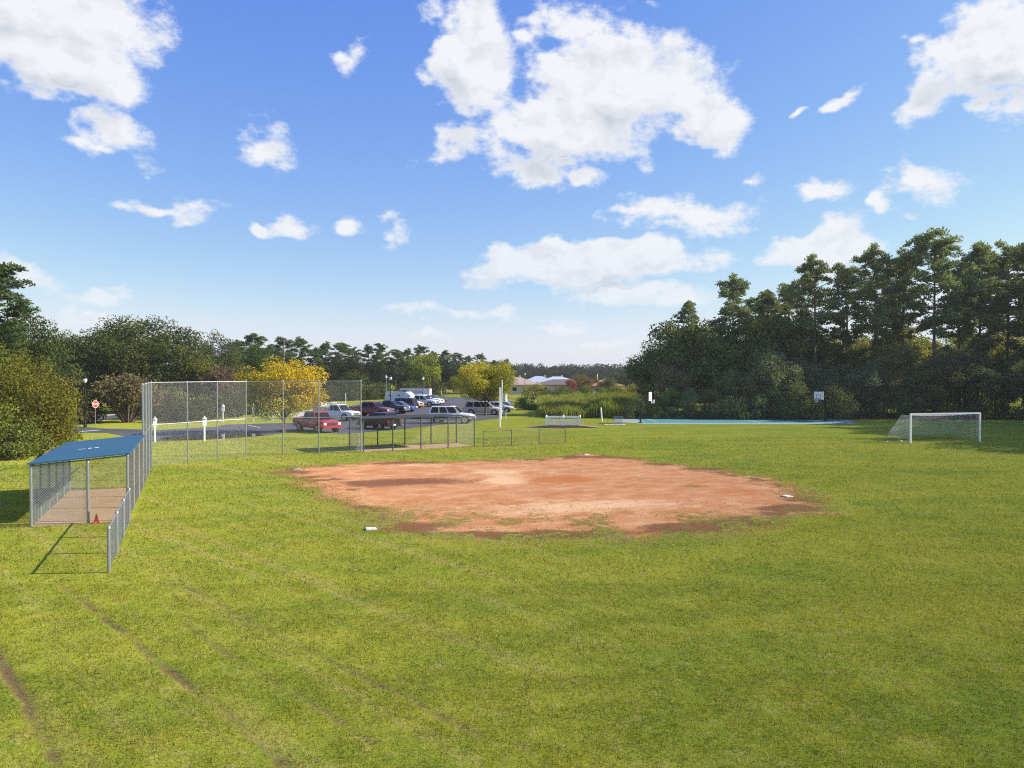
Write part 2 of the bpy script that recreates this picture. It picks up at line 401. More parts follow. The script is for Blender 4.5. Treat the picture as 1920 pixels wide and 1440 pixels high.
# ------------------------------------------------------------------ object helpers
def tag(o, label=None, cat=None, group=None, kind=None):
    if label: o['label'] = label
    if cat: o['category'] = cat
    if group: o['group'] = group
    if kind: o['kind'] = kind
    return o
def thing(name, label, cat, loc=(0, 0, 0), rz=0.0, group=None):
    o = bpy.data.objects.new(name, None)
    o.empty_display_size = 0.3
    o.location = loc if len(loc) == 3 else (loc[0], loc[1], 0); o.rotation_euler = (0, 0, rz)
    COL.objects.link(o)
    return tag(o, label, cat, group)
def link(name, me, parent=None, loc=None, rz=None):
    o = bpy.data.objects.new(name, me)
    COL.objects.link(o)
    if parent: o.parent = parent
    if loc is not None: o.location = loc
    if rz is not None: o.rotation_euler = (0, 0, rz)
    return o
def copy_tree(o, parent=None):
    c = o.copy(); COL.objects.link(c); c.parent = parent
    for ch in list(o.children):
        copy_tree(ch, c)
    return c

class MB:
    """collects solids into one mesh"""
    def __init__(s):
        s.v = []; s.f = []
    def add(s, vs, fs):
        o = len(s.v)
        s.v += [tuple(v) for v in vs]
        s.f += [tuple(i + o for i in f) for f in fs]
        return s
    def box(s, c, d, rz=0.0, top=1.0):
        x, y, z = d[0] / 2, d[1] / 2, d[2] / 2
        cs, sn = math.cos(rz), math.sin(rz)
        vs = []
        for k, t in ((-1, 1.0), (1, top)):
            for sx, sy in ((-1, -1), (1, -1), (1, 1), (-1, 1)):
                a, b = sx * x * t, sy * y * t
                vs.append((c[0] + a * cs - b * sn, c[1] + a * sn + b * cs, c[2] + k * z))
        return s.add(vs, [(0, 3, 2, 1), (4, 5, 6, 7), (0, 1, 5, 4), (1, 2, 6, 5), (2, 3, 7, 6), (3, 0, 4, 7)])
    def bar(s, p, q, w, h=None, up=(0, 0, 1)):
        p = Vector(p); q = Vector(q); h = h or w
        d = (q - p).normalized(); u = Vector(up)
        if abs(d.dot(u)) > 0.98: u = Vector((1, 0, 0))
        a = d.cross(u).normalized() * (w / 2); b = a.cross(d).normalized() * (h / 2)
        vs = [p - a - b, p + a - b, p + a + b, p - a + b, q - a - b, q + a - b, q + a + b, q - a + b]
        return s.add(vs, [(0, 1, 2, 3), (7, 6, 5, 4), (0, 4, 5, 1), (1, 5, 6, 2), (2, 6, 7, 3), (3, 7, 4, 0)])
    def tube(s, pts, rad, n=6, cap=True):
        pts = [Vector(p) for p in pts]
        if not isinstance(rad, (list, tuple)): rad = [rad] * len(pts)
        vs = []; fs = []
        for i, p in enumerate(pts):
            d = (pts[min(i + 1, len(pts) - 1)] - pts[max(i - 1, 0)]).normalized()
            u = Vector((0, 0, 1)) if abs(d.z) < 0.9 else Vector((1, 0, 0))
            a = d.cross(u).normalized(); b = a.cross(d)
            for k in range(n):
                t = 2 * math.pi * k / n
                vs.append(p + (a * math.cos(t) + b * math.sin(t)) * rad[i])
        for i in range(len(pts) - 1):
            for k in range(n):
                fs.append((i * n + k, i * n + (k + 1) % n, (i + 1) * n + (k + 1) % n, (i + 1) * n + k))
        if cap:
            fs.append(tuple(reversed(range(n)))); fs.append(tuple(range((len(pts) - 1) * n, len(pts) * n)))
        return s.add(vs, fs)
    def lathe(s, c, prof, n=12):
        vs = []; fs = []
        for r, z in prof:
            for k in range(n):
                t = 2 * math.pi * k / n
                vs.append((c[0] + r * math.cos(t), c[1] + r * math.sin(t), c[2] + z))
        for i in range(len(prof) - 1):
            for k in range(n):
                fs.append((i * n + k, i * n + (k + 1) % n, (i + 1) * n + (k + 1) % n, (i + 1) * n + k))
        fs.append(tuple(reversed(range(n)))); fs.append(tuple(range((len(prof) - 1) * n, len(prof) * n)))
        return s.add(vs, fs)
    def slab(s, poly, z0, z1):
        n = len(poly)
        vs = [(x, y, z0) for x, y in poly] + [(x, y, z1) for x, y in poly]
        fs = [tuple(reversed(range(n))), tuple(range(n, 2 * n))]
        fs += [(i, (i + 1) % n, n + (i + 1) % n, n + i) for i in range(n)]
        return s.add(vs, fs)
    def mesh(s, name, mat, smooth=False):
        me = bpy.data.meshes.new(name)
        me.from_pydata(s.v, [], s.f)
        if mat: me.materials.append(MATS[mat])
        if smooth:
            me.polygons.foreach_set('use_smooth', [True] * len(me.polygons))
            try: me.set_sharp_from_angle(angle=R(35))
            except Exception: pass
        me.update()
        return me
    def build(s, name, mat, parent=None, smooth=False, loc=None):
        return link(name, s.mesh(name, mat, smooth), parent, loc)

def np_mesh(name, V, faces_per, mat, attrs=None):
    """mesh from a flat vertex array whose consecutive groups of faces_per vertices are faces"""
    me = bpy.data.meshes.new(name)
    nv = len(V); nf = nv // faces_per
    me.vertices.add(nv); me.vertices.foreach_set('co', np.asarray(V, np.float32).ravel())
    me.loops.add(nv); me.loops.foreach_set('vertex_index', np.arange(nv, dtype=np.int32))
    me.polygons.add(nf)
    me.polygons.foreach_set('loop_start', np.arange(0, nv, faces_per, dtype=np.int32))
    for k, a in (attrs or {}).items():
        at_ = me.attributes.new(k, 'FLOAT', 'POINT')
        at_.data.foreach_set('value', np.repeat(np.asarray(a, np.float32), faces_per) if len(a) == nf else np.asarray(a, np.float32))
    if mat: me.materials.append(MATS[mat])
    me.update(calc_edges=True)
    return me

def vnoise(x, y, seed=0):
    """smooth value noise for arrays"""
    xi = np.floor(x).astype(np.int64); yi = np.floor(y).astype(np.int64)
    fx = x - xi; fy = y - yi
    fx = fx * fx * (3 - 2 * fx); fy = fy * fy * (3 - 2 * fy)
    def h(a, b):
        n = (a * 374761393 + b * 668265263 + seed * 1442695041) & 0x7fffffff
        n = ((n ^ (n >> 13)) * 1274126177) & 0x7fffffff
        return ((n ^ (n >> 16)) & 0xffff) / 65535.0
    return (h(xi, yi) * (1 - fx) + h(xi + 1, yi) * fx) * (1 - fy) + (h(xi, yi + 1) * (1 - fx) + h(xi + 1, yi + 1) * fx) * fy
def fbm(x, y, seed=0, oct=4):
    t = 0; a = 0.5; s = 0
    for k in range(oct):
        t = t + a * vnoise(x * 2 ** k, y * 2 ** k, seed + k); s += a; a *= 0.55
    return t / s
def seg_dist(x, y, pts):
    d = np.full(x.shape, 1e9)
    for (ax, ay), (bx, by) in zip(pts[:-1], pts[1:]):
        dx, dy = bx - ax, by - ay
        t = np.clip(((x - ax) * dx + (y - ay) * dy) / (dx * dx + dy * dy + 1e-9), 0, 1)
        d = np.minimum(d, np.hypot(x - ax - t * dx, y - ay - t * dy))
    return d
def inside(x, y, poly):
    r = np.zeros(x.shape, bool)
    n = len(poly)
    for i in range(n):
        ax, ay = poly[i]; bx, by = poly[(i + 1) % n]
        c = (ay > y) != (by > y)
        r ^= c & (x < (bx - ax) * (y - ay) / (by - ay + 1e-12) + ax)
    return r
def smooth(a, lo, hi):
    t = np.clip((a - lo) / (hi - lo), 0, 1)
    return t * t * (3 - 2 * t)

# ------------------------------------------------------------------ the ground
RUTS = [([(95,1090),(150,1125),(195,1165),(240,1195),(285,1240),(330,1272),(365,1300),(400,1325),(440,1360),(470,1388),(500,1415),(540,1450)], 0.065, 1.0, 11),
        ([(-30,1190),(0,1245),(12,1275),(32,1300),(45,1330),(60,1362),(75,1385),(90,1415),(110,1460)], 0.085, 1.15, 12),
        ([(310,1095),(345,1103),(385,1120),(420,1140),(470,1168),(530,1200),(610,1238),(650,1258),(700,1285),(770,1310),(800,1335),(900,1385)], 0.05, 0.85, 13),
        ([(340,1172),(400,1215),(450,1245),(500,1275),(560,1310),(610,1340),(640,1362),(700,1400)], 0.045, 0.75, 14),
        ([(205,1118),(240,1150),(300,1205),(350,1250)], 0.05, 0.5, 15),
        ([(520,1200),(700,1250),(860,1330),(1000,1420)], 0.05, 0.42, 16)]
RUTS_W = [([at(*p) for p in pts], w, s, sd) for pts, w, s, sd in RUTS]
def soil_at(x, y):
    out = np.zeros(x.shape)
    near = (y < 24) & (np.abs(x) < 20)
    xs, ys = x[near], y[near]
    acc = np.zeros(xs.shape)
    for pts, w, s, sd in RUTS_W:
        wob = (fbm(xs * 2.2, ys * 2.2, sd) - 0.5) * 0.14
        d = np.abs(seg_dist(xs, ys, pts) + wob * 0.6)
        brk = 0.35 + 0.65 * smooth(fbm(xs * 1.6 + sd, ys * 1.6, sd + 40, 4), 0.38, 0.62)
        acc = np.maximum(acc, np.maximum((1 - smooth(d, 0, w * 1.9)) * s * brk, (1 - smooth(d, 0, w * 3)) * .20 * min(1, s)))
    out[near] = acc
    return out

def ground():
    def axis(fine0, fine1, fs, mid0, mid1, ms, far):
        a = list(np.arange(fine0, fine1, fs))
        b = list(np.arange(fine1, mid1, ms)); c = list(np.arange(mid0, fine0, ms))
        e = []; d = ms * 1.5; p = mid1
        while p < far: e.append(p); p += d; d *= 1.45
        e.append(far)
        f = []; d = ms * 1.5; p = mid0
        while p > -far: f.append(p - d); p -= d; d *= 1.45
        return np.array(sorted(set(np.round(f + c + a + b + e, 4))))
    xs = axis(-17, 12, 0.085, -60, 60, 1.2, 1500)
    ys = axis(9.5, 22, 0.085, -20, 120, 1.2, 1500)
    X, Y = np.meshgrid(xs, ys)
    Z = np.zeros_like(X)
    soil = soil_at(X.ravel(), Y.ravel())
    Z = (-0.035 * np.clip(soil, 0, 1.2)).reshape(X.shape)
    nx, ny = len(xs), len(ys)
    V = np.stack([X.ravel(), Y.ravel(), Z.ravel()], 1)
    I = np.arange(nx * ny).reshape(ny, nx)
    Q = np.stack([I[:-1, :-1], I[:-1, 1:], I[1:, 1:], I[1:, :-1]], -1).reshape(-1, 4)
    me = bpy.data.meshes.new('ground')
    me.vertices.add(len(V)); me.vertices.foreach_set('co', V.astype(np.float32).ravel())
    me.loops.add(Q.size); me.loops.foreach_set('vertex_index', Q.astype(np.int32).ravel())
    me.polygons.add(len(Q)); me.polygons.foreach_set('loop_start', np.arange(0, Q.size, 4, dtype=np.int32))
    a = me.attributes.new('soil', 'FLOAT', 'POINT'); a.data.foreach_set('value', soil.astype(np.float32))
    me.materials.append(MATS['lawn']); me.update(calc_edges=True)
    o = link('ground', me)
    tag(o, 'mown green lawn of the playing field with worn tyre ruts', 'lawn', kind='structure')
ground()

# infield: outline surveyed on the ground
INF = [at(*p) for p in [(522,887),(560,878),(620,872),(690,868),(760,866),(850,865),(940,864),(1020,861),(1060,856),(1110,852),(1160,857),
        (1200,865),(1260,871),(1320,878),(1380,886),(1425,896),(1455,908),(1500,925),(1548,945),(1530,958),(1470,972),(1390,988),(1300,1003),
        (1200,1010),(1100,1010),(980,1012),(850,1012),(760,1003),(700,990),(668,968),(655,945),(640,925),(610,908),(570,897)]]
def inf_sd(x, y):
    d = seg_dist(x, y, INF + INF[:1])
    return np.where(inside(x, y, INF), d, -d)
def blob(x, y, px, py, rx, ry):
    cx, cy = at(px, py)
    return np.exp(-(((x - cx) / rx) ** 2 + ((y - cy) / ry) ** 2))
def infield():
    st = 0.16
    xs = np.arange(-14.5, 15.2, st); ys = np.arange(23.5, 53.2, st)
    X, Y = np.meshgrid(xs, ys); x = X.ravel(); y = Y.ravel()
    sd = inf_sd(x, y)
    rough = (fbm(x * 0.55, y * 0.4, 5) - 0.5)
    rough = rough + .6 * (fbm(x * .22 + 9, y * .22, 8) - .5)
    dirt = smooth(sd + .9 + rough * 3.6, -1.9, 3.4)
    worn = smooth(sd + rough * 2.0, -1.3, 0.5)
    # the near side is overgrown
    over = smooth(-(y - 33), -3, 7) * smooth(fbm(x * 0.9, y * 0.7, 9), 0.34, 0.60)
    over = np.maximum(over, 0.9 * blob(x, y, 1295, 912, 0.9, 0.7))
    over = np.maximum(over, 0.75 * blob(x, y, 720, 965, 3.0, 2.2))
    over = np.maximum(over, 0.7 * blob(x, y, 1430, 975, 3.0, 2.0))
    dirt = dirt * (1 - 0.60 * over)
    B = lambda *a: blob(x, y, *a)
    bare = sum(B(*a) for a in [(1270,990,1.3,0.8),(1495,952,1.2,0.7),(1100,857,2.4,0.6),(600,884,3.2,1.0),(830,993,2.6,0.7),(1180,860,2.2,0.5),(1330,880,1.6,0.6)])
    dirt = np.clip(np.maximum(dirt, bare * 0.95), 0, 1)
    rimn = smooth(fbm(x * .8, y * .8, 61), .42, .66)
    damp = 0.75 * rimn * np.exp(-((sd - .5) / 1.1) ** 2) + sum(w * B(*a) for w, a in [(0.75,(800,903,2.9,1.6)),(0.65,(690,908,1.8,1.5)),(0.9,(545,886,1.6,0.8)),(0.5,(640,875,1.5,.6)),
            (1.0,(1275,990,1.4,0.8)),(1.0,(1490,955,1.5,0.7)),(0.9,(1100,857,2.5,0.6)),(0.7,(1190,860,2.0,.6)),(0.8,(1330,880,1.6,0.6)),
            (0.7,(960,1003,3.0,0.5)),(0.5,(820,985,2.0,0.7)),(0.8,(1540,940,1.2,.8)),(0.55,(1140,1000,2.2,.5)),(0.5,(1400,985,1.2,.4))])
    pale = sum(w * B(*a) for w, a in [(1.0,(950,902,1.4,1.9)),(0.7,(935,885,2.2,1.6)),(0.6,(1180,945,4,1.6)),(0.5,(1000,960,4,2.5)),(0.5,(780,873,4,.9))])
    red = sum(w * B(*a) for w, a in [(1.0,(1055,900,2.4,1.5)),(0.5,(1230,930,2,1.0)),(0.6,(1390,920,2,2)),(.4,(1150,880,2,1))])
    straw = np.clip(smooth(-(y - 37), -3, 6) + 0.3, 0, 1)
    Z = 0.006 - 0.0 * x
    nx, ny = len(xs), len(ys)
    I = np.arange(nx * ny).reshape(ny, nx)
    Q = np.stack([I[:-1, :-1], I[:-1, 1:], I[1:, 1:], I[1:, :-1]], -1).reshape(-1, 4)
    keep = (sd + rough * 1.2 > -1.5)[Q].all(1)
    Q = Q[keep]
    used = np.unique(Q); remap = -np.ones(nx * ny, np.int64); remap[used] = np.arange(len(used)); Q = remap[Q]
    V = np.stack([x, y, 0.0035 + smooth(sd, -1.6, 1.0) * (0.003 + 0.012 * (fbm(x * 1.5, y * 1.5, 3) - 0.2))], 1)[used]
    me = bpy.data.meshes.new('infield')
    me.vertices.add(len(V)); me.vertices.foreach_set('co', V.astype(np.float32).ravel())
    me.loops.add(Q.size); me.loops.foreach_set('vertex_index', Q.astype(np.int32).ravel())
    me.polygons.add(len(Q)); me.polygons.foreach_set('loop_start', np.arange(0, Q.size, 4, dtype=np.int32))
    for k, a in (('dirt', dirt), ('damp', damp), ('pale', pale), ('red', red), ('straw', straw), ('worn', worn)):
        t = me.attributes.new(k, 'FLOAT', 'POINT'); t.data.foreach_set('value', a[used].astype(np.float32))
    me.materials.append(MATS['infield_clay']); me.update(calc_edges=True)
    tag(link('infield', me), 'orange clay softball infield, weedy along the near edge', 'infield', kind='structure')
infield()

def sheet(name, poly, z, mat, label, cat):
    o = MB().add([(x, y, z) for x, y in poly], [tuple(range(len(poly)))]).build(name, mat)
    return tag(o, label, cat, kind='structure')
LOT = [at(*p) for p in [(-260,831),(120,812),(200,812),(282,828),(400,824),(500,816.5),(556,808.5),(645,814),(740,806.5),(820,797.5),(935,784.5),
       (950,776),(960,762),(962,752),(900,744.5),(800,744),(690,754),(640,765),(560,782),(557,792.5),(416,796.5),(408,800),(300,806),(200,804),(118,798),(-260,806)]]
sheet('parking_lot', LOT, 0.008, 'asphalt', 'grey asphalt car park and its entrance road', 'car park')
sheet('side_road', [at(*p) for p in [(-300,800),(60,796),(130,795),(275,778),(420,765),(560,757),(700,741.5),(860,739.5),(1100,738.5),(1100,736.8),(860,737.6),(690,739),(550,752.5),(410,760),(270,771),(120,784),(-300,788)]],
      0.010, 'asphalt', 'narrow road running behind the car park under the trees', 'road')
sheet('concrete_path', [at(*p) for p in [(130,787.2),(275,772.2),(275,770.2),(130,784.6)]], 0.016, 'path_concrete', 'pale concrete strip along the side road', 'path')
sheet('concrete_apron', [at(*p) for p in [(548,783),(600,776),(640,768),(590,768),(560,774)]], 0.014, 'path_concrete', 'pale concrete apron beside the parked utility truck', 'apron')
sheet('footpath', [at(*p) for p in [(480,779.5),(556,777.5),(556,775.7),(480,777.8)]], 0.012, 'path_concrete', 'thin pale footpath crossing the verge behind the white posts', 'path')
sheet('puddle', [at(*p) for p in [(298,824.5),(330,826.3),(370,825.6),(410,823.5),(450,820.5),(485,818),(497,817),(488,814.8),(470,812.8),(440,812.9),(400,814.2),(360,816.8),(320,818.8),(300,821.5)]],
      0.012, 'water', 'dark still puddle of rainwater on the road edge', 'puddle')
for i, (a, b, w) in enumerate([((465,797.5),(487,802),0.14),((150,809.5),(186,806.5),0.45),((690,792),(760,797),0.12),((750,787),(800,791),0.12)]):
    p, q = Vector(at(*a)), Vector(at(*b)); n = (q - p).normalized(); n = Vector((-n.y, n.x)) * w / 2
    sheet('painted_line', [p - n, q - n, q + n, p + n], 0.014, 'line_paint',
          ['white bay line painted on the entrance road', 'white stop bar painted at the road junction', 'white bay line beside the black car', 'white bay line beside the white estate'][i], 'road marking')
CQ = [at(*p) for p in [(1163,790.5),(1230,795.2),(1600,795.2),(1600,784.2),(1185,784.2)]]
sheet('court_apron', [(11.4, 87.5), (14.5, 83.0), (37.0, 83.0), (40.5, 96.5), (13.0, 97.5)], 0.008, 'court_apron', 'pale worn margin around the teal basketball court', 'apron')
sheet('basketball_court', [(14.6, 84.6), (36.4, 84.6), (39.4, 95.6), (14.6, 96.4)], 0.013, 'court_teal', 'teal painted basketball court', 'court')
def court_lines():
    mb = MB()
    def seg(a, b, w=0.08):
        a, b = Vector(a), Vector(b); n = (b - a).normalized(); n = Vector((-n.y, n.x)) * w / 2
        mb.add([(*(p), 0.018) for p in (a - n, b - n, b + n, a + n)], [(0, 1, 2, 3)])
    seg((16, 85.4), (36.0, 85.4)); seg((16, 95), (36.0, 95)); seg((27.2, 85.4), (27.2, 95)); seg((16, 85.4), (16, 95)); seg((36.0, 85.4), (36.0, 95))
    tag(mb.build('court_markings', 'line_paint'), 'thin white lines painted on the teal court', 'court marking', kind='structure')
court_lines()

# dugout floors
A0 = Vector((-14.1, 28.6)); A1 = Vector((-17.5, 37.0))          # field side of the near dugout
ALONG = (A1 - A0).normalized(); OUT = Vector((-ALONG.y, ALONG.x))
if OUT.x > 0: OUT = -OUT
B0 = A0 + OUT * 3.06; B1 = A1 + OUT * 3.06
sheet('dugout_floor', [A0 + OUT * .04 - ALONG * .12, B0 - ALONG * .12, B1 + ALONG * .3, A1 + OUT * .04 + ALONG * .3], 0.010, 'dugout_dirt', 'bare tan earth floor under the blue roof', 'dirt floor')
C0 = Vector((-10.2, 53.6)); C1 = Vector((-2.8, 57.9))
ALC = (C1 - C0).normalized(); OUC = Vector((-ALC.y, ALC.x))
if OUC.y < 0: OUC = -OUC
D0 = C0 + OUC * 3.0; D1 = C1 + OUC * 3.0
sheet('dugout_floor', [C0, C1, D1, D0], 0.010, 'dugout_dirt', 'bare earth floor of the open dugout beside the car park', 'dirt floor')

# ------------------------------------------------------------------ grass blades (real blades where the picture resolves them)
def grass():
    rng = np.random.default_rng(4)
    def scatter(d0, d1, dens):
        wide = 0.72
        n = int(wide * (d1 * d1 - d0 * d0) * dens)
        y = np.sqrt(rng.uniform(d0 * d0, d1 * d1, n)); x = rng.uniform(-1, 1, n) * wide * y
        return x, y
    L = []
    for d0, d1, dens, ln, wd in ((8.5, 14, 1500, 0.050, 0.009), (14, 20, 760, 0.055, 0.012), (20, 30, 260, 0.065, 0.018), (30, 46, 85, 0.075, 0.028), (46, 66, 26, 0.085, 0.04)):
        x, y = scatter(d0, d1, dens)
        cl = fbm(x * 1.7, y * 1.7, 21, 3)
        keep = rng.random(len(x)) < (0.45 + 0.9 * smooth(cl, 0.25, 0.7))
        so = soil_at(x, y); keep &= rng.random(len(x)) > so * 1.6
        sd = inf_sd(x, y)
        onclay = smooth(sd + (fbm(x * .55, y * .4, 5) - .5) * 3.0, -1.0, 1.8)
        keep &= rng.random(len(x)) > onclay * np.where(y < 33, 0.86, 0.992)
        for poly in ([A0 - OUT * .2, B0, B1, A1 - OUT * .2], [C0, C1, D1, D0], LOT):
            keep &= ~inside(x, y, [tuple(p) for p in poly])
        x, y, cl = x[keep], y[keep], cl[keep]
        n = len(x)
        tf = fbm(x * 5, y * 5, 23, 2)
        le = ln * rng.uniform(0.55, 1.35, n) * (0.35 + 1.5 * tf) * (0.8 + .4 * cl); wi = wd * rng.uniform(0.6, 1.3, n)
        a = rng.uniform(0, 2 * np.pi, n); tilt = rng.uniform(0.1, 1.15, n); b = rng.uniform(0, 2 * np.pi, n)
        base = np.stack([x, y, np.full(n, 0.0)], 1)
        side = np.stack([np.cos(a), np.sin(a), np.zeros(n)], 1) * wi[:, None] / 2
        tip = np.stack([np.sin(tilt) * np.cos(b), np.sin(tilt) * np.sin(b), np.cos(tilt)], 1) * le[:, None]
        V = np.stack([base - side, base + side, base + tip], 1).reshape(-1, 3)
        tone = np.clip(rng.normal(0.5, 0.22, n) + (tf - 0.5) * 0.9, 0, 1)
        L.append((V, tone))
    V = np.concatenate([l[0] for l in L]); t = np.concatenate([l[1] for l in L])
    o = link('grass', np_mesh('grass', V, 3, 'grass_blade', {'tone': t}))
    tag(o, 'short mown grass blades of the playing field', 'grass', kind='stuff')
    print('grass blades', len(t))
grass()

# ------------------------------------------------------------------ fences and dugouts
def v3(p, z=0.0):
    return Vector((p[0], p[1], z))
def chain_link(p, q, z0, z1, wire=0.0020, pitch=0.0635):
    """woven wire between two ground points as crossing diagonal wires"""
    p, q = Vector(p), Vector(q); L = (q - p).length; d = (q - p) / L; n = Vector((-d.y, d.x)); hh = z1 - z0
    step = pitch * math.sqrt(2)
    vs = []; fs = []
    def P(u, v, off):
        return (p.x + d.x * u + n.x * off, p.y + d.y * u + n.y * off, z0 + v)
    for sgn in (1, -1):
        c = -hh + step * 0.5
        while c < L:
            u0, u1 = max(0, c), min(L, c + hh)
            if u1 - u0 > 0.01:
                a = (u0, u0 - c); b = (u1, u1 - c)
                if sgn < 0: a = (a[0], hh - a[1]); b = (b[0], hh - b[1])
                du, dv = b[0] - a[0], b[1] - a[1]; l = math.hypot(du, dv); nu, nv = -dv / l * wire, du / l * wire
                off = 0.003 * sgn
                o = len(vs)
                for e in (a, b):
                    vs.append(P(e[0] + nu, e[1] + nv, off - wire * 0.6)); vs.append(P(e[0] - nu, e[1] - nv, off - wire * 0.6)); vs.append(P(e[0], e[1], off + wire))
                fs += [(o, o + 1, o + 4, o + 3), (o + 1, o + 2, o + 5, o + 4), (o + 2, o, o + 3, o + 5)]
            c += step
    return vs, fs
def post_mesh(h, r, mat, key={}):
    k = (round(h, 3), round(r, 4), mat)
    if k not in key:
        key[k] = MB().lathe((0, 0, 0), [(r, -0.05), (r, h - 0.02), (r * 1.25, h - 0.02), (r * 1.25, h + 0.01), (r * 0.9, h + 0.05), (r * 0.2, h + 0.075)], 10).mesh('post', mat, True)
    return key[k]
def fence(name, label, cat, runs, h, r=0.03, rmat='galvanised', wmat='galv_wire', rails=(1.0,), wire=0.0020, group=None, pr=None, pitch=0.0635):
    """runs: list of polylines of ground points, a post at every point"""
    o = thing(name, label, cat, (runs[0][0][0], runs[0][0][1], 0), 0, group)
    base = Vector((runs[0][0][0], runs[0][0][1]))
    seen = []
    for run in runs:
        for p in run:
            p = Vector(p)
            if any((p - s).length < 0.05 for s in seen): continue
            seen.append(p)
            link('post', post_mesh(h, pr or r, rmat), o, v3(p - base))
        for a, b in zip(run[:-1], run[1:]):
            a = Vector(a) - base; b = Vector(b) - base
            for k in rails:
                MB().tube([v3(a, h * k), v3(b, h * k)], r * 0.72, 6).build('rail', rmat, o, True)
            vs, fs = chain_link(a, b, 0.03, h - 0.02, wire, pitch)
            MB().add(vs, fs).build('chain_link', wmat, o)
    return o
def lerp(a, b, t):
    return Vector(a).lerp(Vector(b), t)

K0 = Vector((-17.5, 37.0)); K1 = Vector((-20.7, 44.8)); K2 = Vector((-17.3, 50.8)); K3 = Vector((-10.35, 53.5))
fence('backstop_fence', 'tall grey chain-link backstop fence bending around home plate', 'fence',
      [[K0, lerp(K0, K1, .33), lerp(K0, K1, .66), K1], [K1, Vector(at(351, 868)), Vector(at(407, 862)), K2], [K2, lerp(K2, K3, .31), lerp(K2, K3, .62), K3]],
      4.88, 0.038, rails=(1.0, 0.5), wire=0.0010, pr=0.04, pitch=0.040)
L0 = Vector((-13.85, 28.2)); L1 = Vector((-10.95, 21.15))
fence('low_fence', 'low grey chain-link fence running out from the blue-roofed dugout', 'fence', [[L1, lerp(L1, L0, .33), lerp(L1, L0, .66), L0]], 1.2, 0.03, rails=(1.0,), wire=0.0022, pr=0.045)
M = [Vector(at(906, 838)), Vector(at(959, 836)), Vector(at(1011, 833)), Vector(at(1060, 831))]
fence('low_fence', 'low dark chain-link fence beyond the open dugout, near the footbridge', 'fence', [M], 1.15, 0.03, 'dark_post', 'dark_post', (1.0, 0.03), 0.0018)

def dugout(name, label, f0, f1, out, depth, hf, hb, nf, nb, mats, roofmat, over):
    """f0-f1: field side; out: unit vector away from the field"""
    rm, wm = mats
    base = Vector(f0)
    o = thing(name, label, 'dugout', (base.x, base.y, 0))
    f1 = Vector(f1) - base; f0 = Vector((0, 0)); out = Vector(out); al = f1.normalized()
    b0 = f0 + out * depth; b1 = f1 + out * depth
    for i in range(nf):
        link('post', post_mesh(hf, 0.045, rm), o, v3(lerp(f0, f1, i / (nf - 1))))
    for i in range(nb):
        link('post', post_mesh(hb, 0.045, rm), o, v3(lerp(b0, b1, i / (nb - 1))))
    MB().tube([v3(f0, hf), v3(f1, hf)], 0.03, 6).build('rail', rm, o, True)
    MB().tube([v3(b0, hb), v3(b1, hb)], 0.03, 6).build('rail', rm, o, True)
    for a, b in ((f0, b0), (f1, b1)):
        MB().tube([v3(a, hf), v3(b, hb)], 0.03, 6).build('rail', rm, o, True)
    for i in range(3):
        a, b = lerp(f0, f1, (i + 1) / 4), lerp(b0, b1, (i + 1) / 4)
        MB().bar(v3(a, hf - .02), v3(b, hb - .02), 0.05, 0.09).build('rafter', rm, o)
    return o, f0, f1, b0, b1, al, out

o, f0, f1, b0, b1, al, out = dugout('dugout', 'dugout with a sloping blue roof and chain-link sides', A0, A1, OUT, 3.06, 2.40, 2.14, 4, 6, ('galvanised', 'galv_wire'), 'blue_roof', .1)
for a, b, hh in ((f0, f1, 2.36), (b0, b1, 2.1), (b1, f1, 2.15)):
    vs, fs = chain_link(a, b, 0.04, hh, 0.0034)
    MB().add(vs, fs).build('chain_link', 'galv_wire', o)
mid = lerp(b0, f0, 0.58)                                    # near end: wire over the back half, the rest is the way in
link('post', post_mesh(2.2, 0.05, 'galvanised'), o, v3(mid))
vs, fs = chain_link(b0, mid, 0.04, 2.12, 0.0034)
MB().add(vs, fs).build('chain_link', 'galv_wire', o)
ov = 0.10
rq = [f0 - al * ov - out * ov, f1 + al * ov - out * ov, b1 + al * ov + out * ov, b0 - al * ov + out * ov]
zz = [2.46, 2.46, 2.20, 2.20]
rf = MB().add([v3(p, z) for p, z in zip(rq, zz)] + [v3(p, z + 0.045) for p, z in zip(rq, zz)],
         [(3, 2, 1, 0), (4, 5, 6, 7), (0, 1, 5, 4), (1, 2, 6, 5), (2, 3, 7, 6), (3, 0, 4, 7)]).build('roof', 'blue_roof', o)
def roof_mark(u, w, parts):
    c = lerp(lerp(rq[0], rq[1], u), lerp(rq[3], rq[2], u), w); z = 2.512 + (2.252 - 2.512) * w
    mb = MB()
    for a, s, l, t in parts:
        p = c + al * a + out * s
        zz_ = z - 0.26 / 3.26 * s
        mb.bar(v3(p - out * l / 2, zz_ + .012 + 0.26 / 3.26 * l / 2), v3(p + out * l / 2, zz_ + .012 - 0.26 / 3.26 * l / 2), t, 0.006)
    mb.build('roof_marking', 'white_paint', rf)
roof_mark(0.42, 0.55, [(0.0, -0.30, 0.16, .22), (0.0, -0.06, .14, .26), (0.0, 0.22, .24, .10)])

